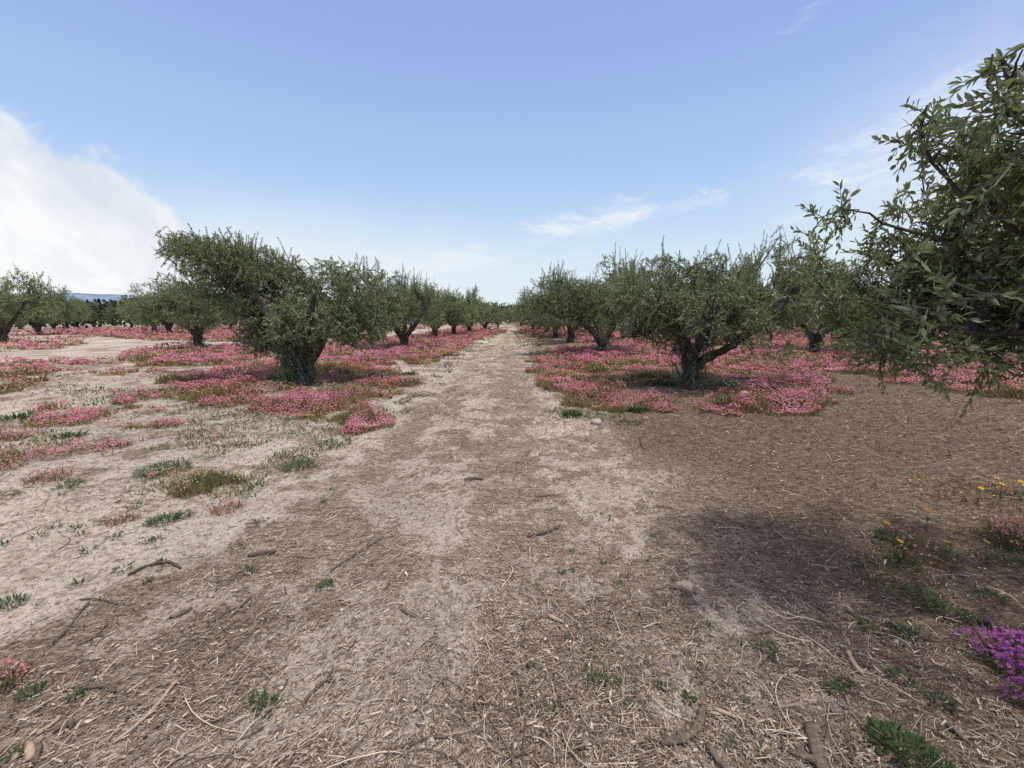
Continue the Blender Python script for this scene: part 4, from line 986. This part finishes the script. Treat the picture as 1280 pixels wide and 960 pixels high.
# ------------------------------------------------------------------ sky, sun
SUN_EL, SUN_AZ = 69, 140           # azimuth from +Y towards +X
def world():
    w = bpy.data.worlds.new('World'); scene.world = w; w.use_nodes = True
    nt = w.node_tree; N, L = nt.nodes, nt.links; N.clear()
    sky = N.new('ShaderNodeTexSky'); sky.sky_type = 'NISHITA'; sky.sun_disc = False
    sky.sun_elevation = R(SUN_EL); sky.sun_rotation = R(SUN_AZ); sky.air_density = 1.0; sky.dust_density = .6; sky.ozone_density = 1.5
    tc = N.new('ShaderNodeTexCoord'); D = tc.outputs['Generated']
    sp = N.new('ShaderNodeSeparateXYZ'); L.new(D, sp.inputs[0])
    az = math_(N, L, 'ARCTAN2', sp.outputs[0], sp.outputs[1]); el = math_(N, L, 'ARCSINE', sp.outputs[2])
    elp = math_(N, L, 'MAXIMUM', el, 0.0)
    grad = ramp(N, math_(N, L, 'DIVIDE', elp, 1.2), [(0, (7.9, 9.1, 9.8)), (.10, (7.2, 8.8, 10.0)), (.24, (4.9, 6.8, 10.2)), (.42, (3.6, 4.9, 9.1)), (.60, (3.4, 4.7, 8.6)), (.78, (12.0, 10.9, 9.3)), (1, (14.5, 12.9, 10.8))], L)  # unseen zenith stops made bright and warm, an added fill for the shadows
    base = mixc(N, L, .8, sky.outputs[0], grad)
    n_c = noise(N, L, D, 9, 10, .60, .6)
    mp = N.new('ShaderNodeMapping'); mp.inputs['Scale'].default_value = (3.0, 3.0, 11.0); mp.inputs['Rotation'].default_value = (0, R(14), 0)
    L.new(D, mp.inputs[0]); n_w = noise(N, L, mp.outputs[0], 3.2, 8, .68, .3)
    def ell(px, py, rx, ry, tilt=0):
        p = at(px, py, 1.0)-np.array([0, 0, H]); p /= np.linalg.norm(p); a0 = math.atan2(p[0], p[1]); e0 = math.asin(p[2])
        da = math_(N, L, 'SUBTRACT', az, a0); de = math_(N, L, 'SUBTRACT', el, e0)
        c, s = math.cos(R(tilt)), math.sin(R(tilt))
        u = math_(N, L, 'ADD', math_(N, L, 'MULTIPLY', da, c), math_(N, L, 'MULTIPLY', de, s))
        v = math_(N, L, 'SUBTRACT', math_(N, L, 'MULTIPLY', de, c), math_(N, L, 'MULTIPLY', da, s))
        q = math_(N, L, 'ADD', math_(N, L, 'POWER', math_(N, L, 'ABSOLUTE', math_(N, L, 'DIVIDE', u, R(rx))), 2), math_(N, L, 'POWER', math_(N, L, 'ABSOLUTE', math_(N, L, 'DIVIDE', v, R(ry))), 2))
        return math_(N, L, 'SUBTRACT', 1, math_(N, L, 'SQRT', q))
    def sm(v, a, b):
        m = N.new('ShaderNodeMapRange'); m.interpolation_type = 'SMOOTHSTEP'; m.inputs['From Min'].default_value = a; m.inputs['From Max'].default_value = b
        L.new(v, m.inputs[0]); return m.outputs[0]
    def nz(n, k): return math_(N, L, 'MULTIPLY', math_(N, L, 'SUBTRACT', n, .5), k)
    col = base
    # soft haze low at left and on the right
    for (px, py, rx, ry, amt, lo, hi) in ((330, 350, 38, 10, .75, -.1, .9), (1230, 230, 22, 16, .45, 0, .9), (720, 340, 35, 6, .25, 0, .9)):
        f = sm(math_(N, L, 'ADD', ell(px, py, rx, ry), nz(n_c, .4)), lo, hi)
        col = mixc(N, L, math_(N, L, 'MULTIPLY', f, amt), col, (8.6, 9.0, 9.3))
    # the cumulus bank at the left
    n_b = noise(N, L, D, 22, 8, .62, .3)
    lump = math_(N, L, 'ADD', nz(n_c, .7), nz(n_b, .8))
    bank = None
    for (px, py, rx, ry) in ((-30, 355, 14.5, 11), (0, 242, 7.5, 6.3), (80, 252, 5.5, 4.8), (132, 264, 4.6, 5.2), (178, 283, 3.4, 3.8), (110, 330, 9, 7), (-150, 350, 20, 13)):
        v = sm(math_(N, L, 'ADD', ell(px, py, rx, ry), lump), -.10, .26)
        bank = v if bank is None else math_(N, L, 'MAXIMUM', bank, v)
    shade = ramp(N, noise(N, L, D, 6, 8, .58, .6), [(.36, (7.2, 7.8, 8.5)), (.5, (8.4, 8.8, 9.2)), (.6, (9.7, 9.8, 9.8))], L)
    col = mixc(N, L, math_(N, L, 'MULTIPLY', bank, .93), col, shade)
    # thin wisps
    for (px, py, rx, ry, tilt, lo, hi, amt) in ((775, 270, 15, 2.4, 6, .1, 1.4, .75), (685, 287, 8, 2.0, 0, .1, 1.4, .6), (1033, 228, 3.4, 1.1, -4, .1, 1.4, .8), (1005, 270, 3.5, .8, 4, .2, 1.5, .5),
                                       (1000, 28, 5, 1.2, 22, .3, 1.9, .45), (940, 68, 3, .7, 22, .3, 1.9, .35), (30, 235, 5, 3, 0, .0, .5, .0), (1180, 150, 14, 5, 20, .1, .9, .35), (560, 325, 12, 2.2, 4, .1, .7, .4)):
        f = sm(math_(N, L, 'ADD', ell(px, py, rx, ry, tilt), nz(n_w, 3.4)), lo, hi)
        col = mixc(N, L, math_(N, L, 'MULTIPLY', f, amt), col, (9.2, 9.5, 9.7))
    bg = N.new('ShaderNodeBackground'); bg.inputs['Strength'].default_value = .1; L.new(col, bg.inputs[0])
    o = N.new('ShaderNodeOutputWorld'); L.new(bg.outputs[0], o.inputs[0])
    w.cycles.sampling_method = 'MANUAL'; w.cycles.sample_map_resolution = 512
world()
sd = bpy.data.lights.new('sun', 'SUN'); sd.energy = 3.0; sd.angle = R(2.5); sd.color = (1, .94, .86)
so = bpy.data.objects.new('sun', sd); COL.objects.link(so)
e, a = R(SUN_EL), R(SUN_AZ)
so.rotation_euler = Vector((-math.sin(a)*math.cos(e), -math.cos(a)*math.cos(e), -math.sin(e))).to_track_quat('-Z', 'Y').to_euler()

scene.view_settings.view_transform = 'Standard'; scene.view_settings.look = 'None'; scene.view_settings.exposure = 0
scene.render.engine = 'CYCLES'
c = scene.cycles
c.max_bounces = 5; c.diffuse_bounces = 2; c.glossy_bounces = 1; c.transmission_bounces = 3; c.transparent_max_bounces = 4
c.use_denoising = False
c.caustics_reflective = False; c.caustics_refractive = False
